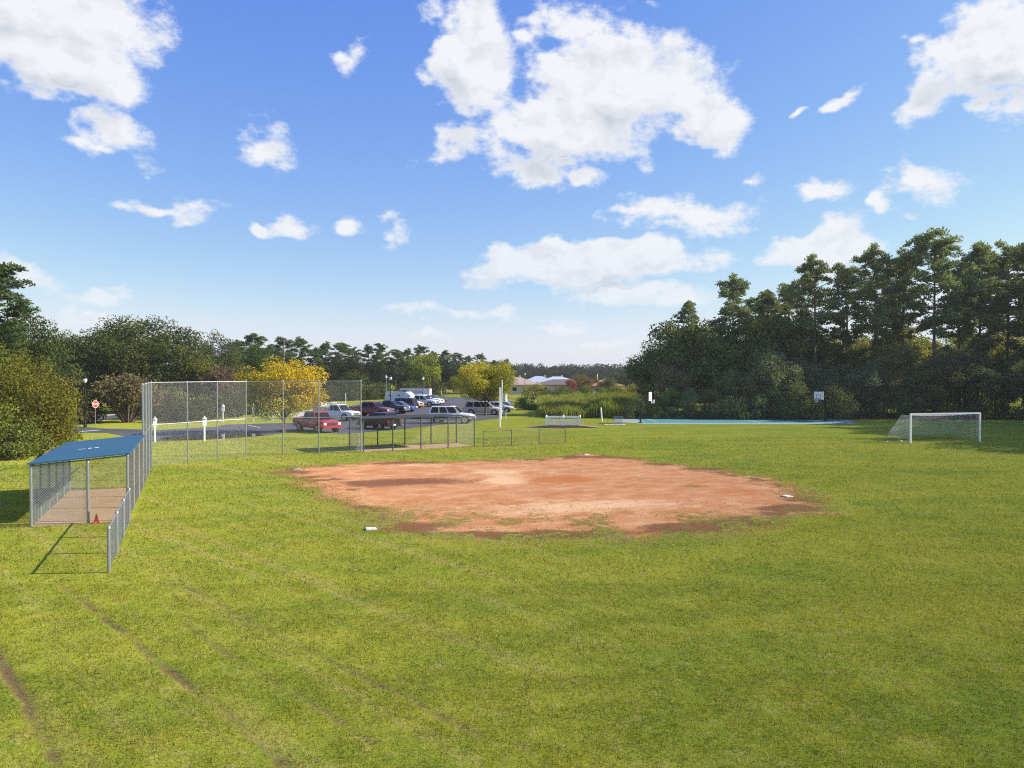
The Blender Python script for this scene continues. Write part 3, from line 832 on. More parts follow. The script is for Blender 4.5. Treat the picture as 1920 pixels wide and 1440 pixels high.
o, f0, f1, b0, b1, al, out = dugout('dugout', 'open dugout of dark posts with a thin flat roof beside the car park', C0, C1, OUC, 3.0, 2.18, 2.18, 5, 5, ('dark_post', 'dark_post'), 'dark_roof', .1)
for a, b in ((b0, b1), (b0, f0), (b1, f1)):
    vs, fs = chain_link(a, b, 0.04, 2.12, 0.0022)
    MB().add(vs, fs).build('chain_link', 'galv_wire', o)
rq = [f0 - al * .1 - out * .1, f1 - al * 1.0 - out * .1, b1 - al * 1.0 + out * .1, b0 - al * .1 + out * .1]
MB().slab([tuple(p) for p in rq], 2.26, 2.30).build('roof', 'dark_roof', o)

def cone(px, py):
    o = thing('traffic_cone', 'small orange traffic cone in the dugout entrance', 'traffic cone', at(px, py), 0.3)
    MB().box((0, 0, 0.015), (0.25, 0.25, 0.03)).build('base', 'orange_cone', o)
    MB().lathe((0, 0, 0.03), [(0.095, 0), (0.09, .02), (0.024, 0.29), (0.018, 0.30)], 14).build('cone_body', 'orange_cone', o, True)
cone(179, 981.5)
p = Vector(at(73, 866)); q = Vector(at(111, 841))
o = MB().tube([v3(p, 0.16), v3(lerp(p, q, .5), 0.35), v3(q, 0.75)], [0.09, 0.085, 0.07], 8).build('wooden_pole', 'timber')
tag(o, 'brown wooden pole propped on the grass behind the blue-roofed dugout', 'pole')

# ------------------------------------------------------------------ bases and plates
def base_plate(px, py, label, rz):
    o = MB().slab([(.19, .19), (-.19, .19), (-.19, -.19), (.19, -.19)], 0, 0.03).slab([(.17, .17), (-.17, .17), (-.17, -.17), (.17, -.17)], 0.03, 0.045).build('base_bag', 'base_white')
    o.location = (*at(px, py), 0.012); o.rotation_euler = (0, 0.03, rz)
    tag(o, label, 'base')
base_plate(695, 994, 'white square base in the grass closest to the low fence', 0.3)
base_plate(1477, 932, 'white square base at the tip of the clay farthest from the backstop', 0.4)
base_plate(1100, 853.5, 'white square base on the dark clay patch facing the footbridge', 0.35)
o = MB().slab([(0, .3), (-.28, .05), (-.28, -.25), (.28, -.25), (.28, .05)], 0, 0.02).build('home_plate', 'base_white')
o.location = (*at(558, 881), 0.02); o.scale = (.8, .8, 1); tag(o, 'pale home plate half covered by turf in front of the backstop', 'home plate')

# ------------------------------------------------------------------ white poles, sign posts
def pole(name, label, cat, px, py, h, r, mat, lean=(0, 0), group=None):
    o = MB().tube([(0, 0, -0.05), (lean[0], lean[1], h)], [r, r * .95], 10).build(name, mat, None, True)
    o.location = (*at(px, py), 0)
    return tag(o, label, cat, group)
pole('white_pole', 'tall white pole on the lawn in front of its twin', 'pole', 937, 801, 4.0, 0.075, 'white_paint')
pole('white_pole', 'tall white pole leaning slightly just behind its twin', 'pole', 939.5, 786, 4.6, 0.075, 'white_paint', (0.12, 0))
pole('white_stake', 'thin white stake on the lawn between the twin poles and the parked minivan', 'stake', 948.5, 785, 1.0, 0.035, 'white_paint')
pole('white_pole', 'short thick white post leaning beside the bicycle rack', 'pole', 1129, 790, 1.55, 0.085, 'white_paint', (-0.12, 0))

def sign_post(px, py, h, rz, label, small=False):
    o = thing('sign_post', label, 'sign post', at(px, py), rz, None)
    MB().box((0, 0, h * .5), (0.13, 0.13, h)).build('post', 'white_paint', o)
    w = 0.30 if not small else 0.24
    MB().slab([(-w / 2, -.07), (w / 2, -.07), (w / 2, .07), (-w / 2, .07)], h - .62, h - .08).build('sign_board', 'white_paint', o)
    MB().lathe((0, 0, h - .08), [(w * .62, 0), (w * .6, .04), (0.05, .16), (0.05, .19), (0.02, .24)], 8).build('cap', 'white_paint', o)
sign_post(290, 829, 1.85, 0.5, 'white sign post on the grass strip by the puddle, closest to the dugout')
sign_post(383, 827, 1.85, 0.5, 'white sign post on the grass strip by the middle of the puddle')
sign_post(418, 792, 1.85, 0.2, 'white capped sign post on the verge across the road, beside the mulch bed')
sign_post(475, 791, 1.85, 0.2, 'white capped sign post on the verge, second from the mulch bed')
sign_post(512, 789, 1.5, 0.2, 'small white sign post on the verge beside the golden tree trunk', True)
sign_post(685, 746, 2.0, 0.2, 'white sign post far off on the lawn beside the utility pole', True)
pole('white_stake', 'white stake standing on the lawn behind the maroon pickup', 'stake', 648, 762, 2.2, 0.06, 'white_paint')
pole('white_stake', 'white stake leaning at the far edge of the lawn by the road', 'stake', 675, 749, 2.2, 0.07, 'white_paint', (.3, 0))
pole('white_stake', 'white stake on the far lawn behind the white trucks', 'stake', 827.5, 741, 1.9, 0.09, 'white_paint')
def striped_post(px, py):
    o = thing('marker_post', 'white marker post with dark bands at the foot of the olive shrubs', 'marker post', at(px, py))
    MB().box((0, 0, .85), (.22, .22, 1.7)).build('post', 'white_paint', o)
    for z in (.35, .7, 1.05):
        MB().box((0, 0, z), (.232, .232, .12)).build('band', 'trim_black', o)
striped_post(114, 802)

def text_mesh(s, size, mat, name='lettering'):
    cu = bpy.data.curves.new('t', 'FONT'); cu.body = s; cu.size = size; cu.extrude = 0.003
    cu.align_x = 'CENTER'; cu.align_y = 'CENTER'
    ob = bpy.data.objects.new('t', cu); COL.objects.link(ob)
    dg = bpy.context.evaluated_depsgraph_get()
    me = bpy.data.meshes.new_from_object(ob.evaluated_get(dg))
    bpy.data.objects.remove(ob); me.materials.clear(); me.materials.append(MATS[mat]); me.name = name
    return me
def octo(r, y0, y1):
    pts = [(r * math.cos(R(22.5 + 45 * k)), r * math.sin(R(22.5 + 45 * k))) for k in range(8)]
    return [(x, y0, z) for x, z in pts] + [(x, y1, z) for x, z in pts], [tuple(range(8)), tuple(range(15, 7, -1))] + [(i, i + 8, (i + 1) % 8 + 8, (i + 1) % 8) for i in range(8)]
def stop_sign(px, py, h, rz):
    o = thing('stop_sign', 'red octagonal stop sign on a grey post at the road junction', 'road sign', at(px, py), rz)
    MB().bar((0, 0, 0), (0, 0, h - .1), .06, .04).build('post', 'galvanised', o)
    vs, fs = octo(.40, -.035, -.045)
    b = MB().add([(x, y, z + h - .38) for x, y, z in vs], fs).build('sign_rim', 'white_paint', o)
    vs, fs = octo(.365, -.044, -.05)
    b = MB().add([(x, y, z + h - .38) for x, y, z in vs], fs).build('sign_board', 'sign_red', o)
    t = link('lettering', text_mesh('STOP', .26, 'white_paint'), b); t.location = (0, -.055, h - .38); t.rotation_euler = (R(90), 0, 0)
stop_sign(178, 801.5, 2.7, R(72))

def lamp_post(px, py, h, label, mat='black_metal'):
    o = thing('lamp_post', label, 'lamp post', at(px, py))
    MB().lathe((0, 0, 0), [(.16, 0), (.16, .3), (.09, .4), (.06, 1.0), (.05, h - .5), (.09, h - .48), (.05, h - .42)], 10).build('pole', mat, o, True)
    MB().lathe((0, 0, h - .42), [(.10, 0), (.19, .12), (.22, .3), (.16, .42)], 12).build('globe', 'lamp_glass', o, True)
    MB().lathe((0, 0, h), [(.24, 0), (.20, .07), (.06, .16), (.03, .24)], 12).build('cap', mat, o, True)
lamp_post(159, 801.5, 4.9, 'black lamp post with a white globe beside the stop sign')
lamp_post(732, 776, 4.95, 'black lamp post with a white globe among the parked dark cars')
lamp_post(724, 757, 4.9, 'grey lamp post with a white globe behind the white camper', 'galvanised')
lamp_post(793, 763, 4.75, 'slim lamp post with a white globe in front of the white pickup', 'dark_post')
lamp_post(984, 741, 5.4, 'dark lamp post standing by the tan house roof', 'dark_post')
def utility_pole(px, py, top, label, arm):
    x, d = at(px, py); h = hgt(d, top)
    o = thing('utility_pole', label, 'utility pole', (x, d, 0), 0.3)
    MB().tube([(0, 0, 0), (0.05, 0, h)], [.17, .11], 10).build('pole', 'pole_wood', o, True)
    if arm:
        MB().bar((-.9, 0, h - .4), (.9, 0, h - .4), .10, .12).build('crossarm', 'pole_wood', o)
        for x_ in (-.8, .0, .8):
            MB().lathe((x_, 0, h - .34), [(.05, 0), (.05, .1), (.025, .18)], 8).build('insulator', 'galvanised', o)
    else:
        MB().bar((0, 0, h - .15), (-.55, -.2, h), .05).build('bracket', 'galvanised', o)
utility_pole(706, 741, 668, 'tall wooden utility pole on the lawn behind the parked cars', False)
utility_pole(532, 752, 636, 'wooden utility pole rising behind the golden tree', True)

# ------------------------------------------------------------------ footbridge
def footbridge():
    x, d = at(1056, 801)
    o = thing('footbridge', 'small wooden footbridge with white railings and sloping ramps', 'footbridge', (x, d, 0), R(-4))
    L, W, z = 3.5, 1.5, 0.22
    for i in range(24):
        MB().box((-L / 2 + (i + .5) * L / 24, 0, z), (L / 24 - .012, W, .04)).build('plank', 'deck_wood', o)
    for s in (-1, 1):
        MB().box((0, s * (W / 2 - .06), z - .11), (L, .08, .18)).build('beam', 'deck_wood', o)
        for e in (-1, 1):
            p0 = (e * (L / 2 + .005), z + .01); p1 = (e * (L / 2 + 1.75), 0.03)
            if s < 0:
                MB().add([(p0[0], -W / 2, p0[1]), (p1[0], -W / 2, p1[1]), (p1[0], W / 2, p1[1]), (p0[0], W / 2, p0[1]),
                          (p0[0], -W / 2, p0[1] - .16), (p1[0], -W / 2, p1[1] - .05), (p1[0], W / 2, p1[1] - .05), (p0[0], W / 2, p0[1] - .16)],
                         [(0, 1, 2, 3), (7, 6, 5, 4), (0, 4, 5, 1), (1, 5, 6, 2), (2, 6, 7, 3), (3, 7, 4, 0)]).build('ramp', 'deck_wood', o)
            MB().box((e * (L / 2 - .25), s * (W / 2 - .15), .05), (.14, .14, .16)).build('pier', 'deck_wood', o)
        rl = MB().box((0, s * (W / 2 - .05), z + .82), (L - .1, .07, .10)).build('railing', 'white_paint', o)
        MB().box((0, s * (W / 2 - .05), z + .17), (L - .1, .06, .12)).build('bottom_rail', 'white_paint', rl)
        for k in (-1, 0, 1):
            pp = MB().box((k * (L / 2 - .06), s * (W / 2 - .05), z + .41), (.15, .15, .9)).box((k * (L / 2 - .06), s * (W / 2 - .05), z + .88), (.19, .19, .04)).lathe((k * (L / 2 - .06), s * (W / 2 - .05), z + .90), [(.09, 0), (.02, .08)], 4)
            pp.build('railing_post', 'white_paint', rl)
        bal = MB().box((0, 0, 0), (.04, .04, .56)).mesh('baluster', 'white_paint')
        for e in (-1, 1):
            for i in range(11):
                link('baluster', bal, rl, (e * (.15 + i * .138), s * (W / 2 - .05), z + .50))
footbridge()

def bike_rack():
    x, d = at(1160, 797)
    pad = MB().box((x - .35, d + .3, .02), (2.2, 1.3, .04)).build('concrete_pad', 'concrete'); tag(pad, 'pale concrete pad under the bicycle rack', 'pad', kind='structure')
    o = thing('bicycle_rack', 'grey barred bicycle rack with a blue top on a concrete pad', 'bicycle rack', (x, d, .04))
    for y in (0, .5):
        MB().bar((-.42, y, .82), (.42, y, .82), .06).build('top_bar', 'rack_blue', o)
        MB().bar((-.42, y, .1), (.42, y, .1), .04).build('bottom_bar', 'galvanised', o)
        for i in range(7):
            MB().tube([(-.42 + i * .14, y, 0), (-.42 + i * .14, y, .9 if i % 2 == 0 else .82)], .016, 6).build('upright', 'galvanised', o, True)
    for e in (-.42, .42):
        MB().bar((e, 0, .82), (e, .5, .82), .05).build('end_bar', 'rack_blue', o)
bike_rack()

def hoop(px, py, rz, label, hb, facing):
    """pole at the origin, arm reaching along +x to the board"""
    o = thing('basketball_hoop', label, 'basketball hoop', at(px, py), rz)
    MB().box((0, 0, .03), (.45, .45, .06)).build('base', 'black_metal', o)
    MB().bar((0, 0, 0), (0, 0, 2.35), .15).build('pole', 'black_metal', o)
    MB().bar((0, 0, 2.3), (1.0, 0, hb + .25), .12).bar((0, 0, 1.9), (.95, 0, hb - .1), .07).build('arm', 'black_metal', o)
    b = MB().box((1.06, 0, hb + .15), (.05, 1.35, .95)).build('backboard', 'backboard', o)
    for sx in (1.089,):
        m = MB()
        m.box((sx, 0, hb + .60), (.006, 1.35, .05)).box((sx, 0, hb - .30), (.006, 1.35, .05)).box((sx, .65, hb + .15), (.006, .05, .85)).box((sx, -.65, hb + .15), (.006, .05, .85))
        m.build('edge_trim', 'board_mark' if facing else 'white_paint', b)
        m = MB(); m.box((sx, 0, hb + .24), (.008, .62, .06)).box((sx, 0, hb - .2), (.008, .62, .06)).box((sx, .28, hb + .02), (.008, .06, .38)).box((sx, -.28, hb + .02), (.008, .06, .38))
        m.build('target_square', 'board_mark', b)
    c = (1.36, 0, hb - .2); n = 14
    MB().tube([(c[0] + .23 * math.cos(2 * math.pi * k / n), .23 * math.sin(2 * math.pi * k / n), c[2]) for k in range(n + 1)], .012, 5, False).bar((1.09, 0, c[2]), (1.14, 0, c[2]), .1, .04).build('rim', 'rim_orange', o)
    m = MB()
    for k in range(10):
        a0 = 2 * math.pi * k / 10
        for s in (1, -1):
            a1 = a0 + s * .65
            m.tube([(c[0] + .23 * math.cos(a0), .23 * math.sin(a0), c[2]), (c[0] + .15 * math.cos(a1), .15 * math.sin(a1), c[2] - .4)], .008, 3)
    m.build('net', 'white_net', o)
hoop(1201, 793, R(-22), 'basketball hoop with a cantilevered black arm, at the reed end of the court', 2.75, False)
hoop(1548, 789.5, R(205), 'basketball hoop with a dark-framed board, at the pine wood end of the court', 2.75, True)

# ------------------------------------------------------------------ soccer goal
def goal():
    a = Vector((30.9, 60.5)); b = Vector((37.1, 61.9))
    d = (b - a).normalized(); n = Vector((-d.y, d.x)); L = (b - a).length; h = 2.2
    o = thing('soccer_goal', 'white soccer goal with a sagging net on the lawn before the wood', 'soccer goal', (a.x, a.y, 0), math.atan2(d.y, d.x))
    for x in (0, L):
        MB().box((x, 0, h / 2), (.11, .11, h)).build('post', 'white_paint', o)
        MB().tube([(x, .06, h - .05), (x, 1.0, h - .06), (x, 2.75, .35), (x, 2.78, 0)], .022, 6).build('stanchion', 'galvanised', o, True)
    MB().box((L / 2, 0, h + .056), (L + .11, .11, .11)).build('crossbar', 'white_paint', o)
    MB().tube([(0, 2.78, .03), (L, 2.78, .03)], .016, 6).build('ground_bar', 'dark_post', o, True)
    m = MB(); r = .0036
    prof = [(0.06, h - .02), (1.0, h - .08), (2.7, .42)]
    def pt(t):
        if t < .33: k = t / .33; p, q = prof[0], prof[1]
        else: k = (t - .33) / .67; p, q = prof[1], prof[2]
        return (p[0] + (q[0] - p[0]) * k, p[1] + (q[1] - p[1]) * k)
    for i in range(int(L / .12) + 1):
        x = min(L, i * .12)
        sag = 0.10 * math.sin(math.pi * x / L)
        m.tube([(x, pt(t)[0], pt(t)[1] - sag * math.sin(math.pi * t)) for t in (0, .17, .33, .55, .78, 1)], r, 3, False)
    for i in range(27):
        t = i / 26
        m.tube([(L * k / 8, pt(t)[0], pt(t)[1] - .10 * math.sin(math.pi * k / 8) * math.sin(math.pi * t)) for k in range(9)], r, 3, False)
    for x in (0.0, L):
        for i in range(1, 19):
            z = h * i / 19 + .05
            ymax = 1.0 + (h - .06 - z) / (h - .41) * 1.75 if z > .4 else 2.72
            m.tube([(x, .06, z), (x, max(.1, min(2.72, ymax)), z)], r, 3, False)
        for i in range(1, 23):
            y = i * .12
            zt = h - .06 if y < 1 else h - .06 - (y - 1) / 1.75 * (h - .41)
            m.tube([(x, y, .3), (x, y, max(.32, zt))], r, 3, False)
    m.build('net', 'white_net', o)
goal()
for px, py, s, lb in ((1664, 829, .12, 'small white scrap of litter on the grass beside the goal'), (1690, 828, .2, 'crumpled white plastic bag on the grass by the goal post')):
    rnd = random.Random(int(px)); m = MB()
    n = 9
    vs = [(rnd.uniform(.6, 1) * s * math.cos(2 * math.pi * k / n), rnd.uniform(.6, 1) * s * math.sin(2 * math.pi * k / n), rnd.uniform(0, .02)) for k in range(n)] + [(0, 0, .09)] + [(.3 * s, .2 * s, .07)]
    fs = [(k, (k + 1) % n, n if k % 2 else n + 1) for k in range(n)]; fs.append(tuple(reversed(range(n))))
    o = m.add(vs, fs).build('litter', 'white_paint'); o.location = (*at(px, py), 0.02); tag(o, lb, 'litter')

# ------------------------------------------------------------------ vehicles
def loft(stations, n_side=None):
    """stations: list of (x, [(y,z)...half section from bottom centre to top centre]) -> closed mirrored skin"""
    vs = []; fs = []
    rings = []
    for x, half in stations:
        ring = [(x, y, z) for y, z in half] + [(x, -y, z) for y, z in reversed(half)]
        rings.append(len(vs)); vs += ring
        m = len(ring)
    for a, b in zip(rings[:-1], rings[1:]):
        for k in range(m):
            fs.append((a + k, a + (k + 1) % m, b + (k + 1) % m, b + k))
    fs.append(tuple(range(rings[0], rings[0] + m))[::-1]); fs.append(tuple(range(rings[-1], rings[-1] + m)))
    return vs, fs
def half_sec(w, zb, zt, crown=0.03):
    return [(w * .86, zb), (w * .97, zb + .07), (w, zb + .22), (w * .995, zb + (zt - zb) * .62), (w * .965, zt - .10), (w * .91, zt - .03), (w * .78, zt), (w * .3, zt + crown)]
def quad(mb, pts, off=(0, 0, 0)):
    mb.add([tuple(Vector(p) + Vector(off)) for p in pts], [tuple(range(len(pts)))])

def wheel_set(o, r, wb_f, wb_r, w, rimmat):
    for x in (wb_f, wb_r):
        for s in (-1, 1):
            k = MB().tube([(0, s * (w - .24), 0), (0, s * (w + .004), 0)], r * 1.17, 18).build('wheel_arch', 'arch_black', o); k.location = (x, 0, r * 1.04)
            wh = MB().tube([(0, s * (w - .20), 0), (0, s * (w - .01), 0), (0, s * (w + .022), 0)], [r, r, r * .90], 18).build('wheel', 'rubber', o, True)
            wh.location = (x, 0, r)
            MB().tube([(0, s * (w + .015), 0), (0, s * (w + .026), 0)], r * .62, 14).build('rim', rimmat, wh)
            MB().tube([(0, s * (w + .024), 0), (0, s * (w + .034), 0)], r * .20, 8).build('hub_cap', 'trim_black', wh)

def cabin(o, mat, w, zb, zt, xb0, xb1, xt0, xt1, splits, wt=None, back=True):
    """glasshouse: base from xb0 (rear) to xb1 (front) at zb, roof xt0..xt1 at zt; splits: pillar positions 0..1 along the base"""
    wb = w * .91; wt = wt or w * .74
    zr = zt - .07
    st = [[(xb0, wb, zb), (xt0, wt, zr)], [(xb1, wb, zb), (xt1, wt, zr)]]
    vs = [(xb0, wb, zb - .05), (xb1, wb, zb - .05), (xb1, -wb, zb - .05), (xb0, -wb, zb - .05),
          (xt0, wt, zr), (xt1, wt, zr), (xt1, -wt, zr), (xt0, -wt, zr),
          (xt0 + .10, wt * .86, zt), (xt1 - .16, wt * .86, zt), (xt1 - .16, -wt * .86, zt), (xt0 + .10, -wt * .86, zt)]
    fs = [(0, 1, 5, 4), (1, 2, 6, 5), (2, 3, 7, 6), (3, 0, 4, 7), (4, 5, 9, 8), (5, 6, 10, 9), (6, 7, 11, 10), (7, 4, 8, 11), (8, 9, 10, 11), (3, 2, 1, 0)]
    MB().add(vs, fs).build('cabin', mat, o, True)
    # side windows
    for s in (1, -1):
        for a, b in splits:
            def pt(u, v):
                xb = xb0 + (xb1 - xb0) * u; xt = xt0 + (xt1 - xt0) * u
                return Vector((xb + (xt - xb) * v, s * (wb + (wt - wb) * v + .006), zb + (zr - zb) * v))
            q = [pt(a, .06), pt(b, .06), pt(b, .93), pt(a, .93)]
            if s < 0: q = q[::-1]
            MB().add(q, [(0, 1, 2, 3)]).build('side_window', 'car_glass', o)
    dx, dz = xb1 - xt1, zr - zb; l = math.hypot(dx, dz); nx, nz = dz / l * .006, dx / l * .006
    def wp(v, yk):
        return (xb1 + (xt1 - xb1) * v + nx, yk * (wb + (wt - wb) * v) * .92, zb + (zr - zb) * v + nz)
    MB().add([wp(.08, -1), wp(.08, 1), wp(.95, 1), wp(.95, -1)], [(0, 1, 2, 3)]).build('windscreen', 'car_glass', o)
    if back:
        def bp(v, yk):
            return (xb0 + (xt0 - xb0) * v - .007, yk * (wb + (wt - wb) * v) * .88, zb + (zr - zb) * v + .002)
        MB().add([bp(.12, 1), bp(.12, -1), bp(.9, -1), bp(.9, 1)], [(0, 1, 2, 3)]).build('rear_window', 'car_glass', o)

def front_end(o, L, w, zh, grille, lampw=.32, emblem=None):
    x = L / 2
    g = MB().box((x - .02, 0, zh - .30), (.09, w * 1.02, .26)).build('grille', grille, o)
    for s in (-1, 1):
        MB().box((x - .07, s * (w * .74), zh - .27), (.16, lampw, .22)).build('headlight', 'headlamp', o)
    if emblem:
        MB().box((x + .03, 0, zh - .30), (.012, .34, .13)).build('emblem', emblem, g)
def bumpers(o, L, w, z, matf, matr):
    MB().box((L / 2 - .02, 0, z), (.20, w * 1.9, .22)).build('bumper', matf, o, True)
    MB().box((-L / 2 + .02, 0, z), (.16, w * 1.88, .20)).build('bumper', matr, o, True)
    MB().box((-L / 2 - .066, 0, z + .05), (.012, .32, .16)).build('number_plate', 'plate', o)
def tails(o, L, w, z, hh):
    for s in (-1, 1):
        MB().box((-L / 2 + .03, s * w * .86, z), (.10, .13, hh)).build('tail_light', 'tail_lamp', o)
def sides(o, w, zb, doors, hz, mat='trim_black'):
    for s in (-1, 1):
        for x in doors:
            MB().box((x, s * (w + .008), hz), (.20, .03, .045)).build('door_handle', mat, o)
def mirrors(o, w, x, z, mat):
    for s in (-1, 1):
        MB().box((x, s * (w + .10), z), (.12, .22, .16)).build('mirror', mat, o)
def seams(o, w, xs, z0, z1):
    for s in (-1, 1):
        for x in xs:
            MB().box((x, s * (w * .998 + .001), (z0 + z1) / 2), (.014, .008, z1 - z0)).build('door_seam', 'trim_black', o)

def put(name, label, cat, x, y, head, group='vehicles in the car park'):
    return thing(name, label, cat, (x, y, 0.009), math.atan2(head[1], head[0]), group)

def pickup(o, mat, L=5.7, w=.99, Ht=1.86, bed='open', crew=False, grille='chrome', emblem=None, bumper='chrome', low=None):
    h = 1.10
    st = [(-L / 2, half_sec(w * .96, .50, h - .01, 0)), (-L / 2 + .12, half_sec(w, .42, h, 0)), (-L / 2 + 1.9, half_sec(w, .40, h, 0)), (.5, half_sec(w, .38, h + .01, 0)),
          (L / 2 - 1.35, half_sec(w, .40, h + .02, .05)), (L / 2 - .5, half_sec(w * .985, .42, h - .02, .05)), (L / 2 - .12, half_sec(w * .95, .45, h - .10, .03)), (L / 2, half_sec(w * .88, .50, h - .2, 0))]
    MB().add(*loft(st)).build('body', mat, o, True)
    xb1 = L / 2 - 1.42; xb0 = xb1 - (2.45 if crew else 1.95)
    sp = [(.06, .47), (.52, .95)] if crew else [(.08, .34), (.39, .95)]
    cabin(o, mat, w, h, Ht, xb0, xb1, xb0 + .12, xb1 - .72, sp)
    bx0, bx1 = -L / 2 + .08, xb0 - .04
    if bed == 'open':
        MB().box(((bx0 + bx1) / 2, 0, h - .006), (bx1 - bx0 - .08, w * 1.62, .02)).build('bed_floor', 'trim_black', o)
        for s in (-1, 1):
            MB().box(((bx0 + bx1) / 2, s * w * .90, h + .055), (bx1 - bx0, .09, .13)).build('bed_rail', mat, o)
        MB().box((bx0 + .03, 0, h + .05), (.07, w * 1.7, .13)).build('tailgate', mat, o)
    elif bed == 'utility':
        for s in (-1, 1):
            c = MB().box(((bx0 + bx1) / 2, s * w * .78, h + .22), (bx1 - bx0, .46, .55)).build('tool_box', mat, o)
            for k in range(3):
                MB().box((bx0 + (bx1 - bx0) * (k + .5) / 3, s * (w * .78 + .233), h + .2), ((bx1 - bx0) / 3 - .06, .012, .42)).build('locker_door', 'car_silver', c)
            for x in (bx0 + .1, bx1 - .1):
                MB().bar((x, s * w * .8, h + .48), (x, s * w * .8, Ht + .12), .06).build('rack_post', mat, o)
            MB().bar((bx0 + .05, s * w * .8, Ht + .12), (bx1 + .7, s * w * .8, Ht + .12), .07).build('rack_bar', mat, o)
        for x in (bx0 + .1, bx1 - .1):
            MB().bar((x, -w * .8, Ht + .12), (x, w * .8, Ht + .12), .06).build('rack_bar', mat, o)
        MB().box((bx0 + .45, 0, h + .55), (.7, 1.0, .5)).build('locker', mat, o)
    elif bed == 'cap':
        cabin(o, mat, w, h + .02, Ht - .02, bx0, bx1, bx0 + .12, bx1, [(.1, .9)])
    wheel_set(o, .40, L / 2 - .98, -L / 2 + 1.22, w, 'rim_alloy')
    front_end(o, L, w, h, grille, .30, emblem)
    bumpers(o, L, w, .56, bumper, bumper)
    tails(o, L, w, .90, .36); mirrors(o, w, xb1 - .35, h + .14, 'trim_black'); seams(o, w, [xb0 + .12, xb1 - .25] + ([(xb0 + xb1) / 2] if crew else []), .48, h - .05)
    sides(o, w, 0, [xb0 + 1.0] + ([xb0 + .35] if crew else []), h - .12)
    if low:
        for s in (-1, 1): MB().box((0, s * (w + .002), .50), (L * .46, .02, .20)).build('lower_panel', low, o)

def suv(o, mat, L=4.9, w=.97, Ht=1.86, rail=True, grille='chrome', hood=1.35, gc=.38, wr=.38, low=None, fastback=.28, belt=1.12):
    h = belt
    st = [(-L / 2, half_sec(w * .93, gc + .12, h - .02, 0)), (-L / 2 + .14, half_sec(w * .98, gc + .04, h + .01, 0)), (-L / 2 + 1.3, half_sec(w, gc, h + .01, 0)), (.4, half_sec(w, gc, h, 0)),
          (L / 2 - hood, half_sec(w, gc, h - .02, .04)), (L / 2 - .45, half_sec(w * .97, gc + .03, h - .09, .04)), (L / 2 - .12, half_sec(w * .92, gc + .06, h - .17, .02)), (L / 2, half_sec(w * .82, gc + .12, h - .27, 0))]
    MB().add(*loft(st)).build('body', mat, o, True)
    xb0, xb1 = -L / 2 + .07, L / 2 - hood
    cabin(o, mat, w, h, Ht, xb0, xb1, xb0 + fastback, xb1 - .75, [(.05, .31), (.35, .60), (.64, .93)])
    if rail:
        for s in (-1, 1):
            MB().bar((xb0 + .5, s * w * .60, Ht + .05), (xb1 - 1.1, s * w * .60, Ht + .05), .05).build('roof_rail', 'trim_black', o)
    wheel_set(o, wr, L / 2 - .92, -L / 2 + 1.02, w, 'rim_alloy')
    front_end(o, L, w, h - .1, grille, .34); bumpers(o, L, w, gc + .12, low or mat, low or mat)
    tails(o, L, w, h - .2, .26); mirrors(o, w, xb1 - .42, h + .12, mat)
    n = xb1 - xb0; seams(o, w, [xb0 + n * .34, xb0 + n * .62, xb1 - .2], gc + .1, h - .04); sides(o, w, 0, [xb0 + n * .42, xb0 + n * .70], h - .14)
    if low:
        for s in (-1, 1): MB().box((0, s * (w + .002), gc + .10), (L * .50, .02, .22)).build('lower_panel', low, o)

def sedan(o, mat, L=4.7, w=.91, Ht=1.45):
    h = .92
    st = [(-L / 2, half_sec(w * .86, .42, h - .1, 0)), (-L / 2 + .15, half_sec(w * .95, .32, h + .0, .02)), (-L / 2 + 1.0, half_sec(w, .27, h + .03, .02)), (.3, half_sec(w, .26, h, 0)),
          (L / 2 - 1.25, half_sec(w, .27, h - .02, .04)), (L / 2 - .45, half_sec(w * .95, .29, h - .14, .04)), (L / 2 - .12, half_sec(w * .88, .32, h - .24, .02)), (L / 2, half_sec(w * .76, .36, h - .34, 0))]
    MB().add(*loft(st)).build('body', mat, o, True)
    xb0, xb1 = -L / 2 + .55, L / 2 - 1.22
    cabin(o, mat, w, h - .01, Ht, xb0, xb1, xb0 + .72, xb1 - .82, [(.16, .48), (.53, .90)], wt=w * .66)
    wheel_set(o, .325, L / 2 - .88, -L / 2 + .98, w, 'rim_alloy')
    front_end(o, L, w, h - .18, 'trim_black', .34); bumpers(o, L, w, .42, mat, mat)
    tails(o, L, w, h - .18, .2); mirrors(o, w, xb1 - .45, h + .08, mat); seams(o, w, [xb0 + .45, xb0 + 1.35, xb1 - .2], .35, h - .04); sides(o, w, 0, [xb0 + .8, xb0 + 1.75], h - .12)

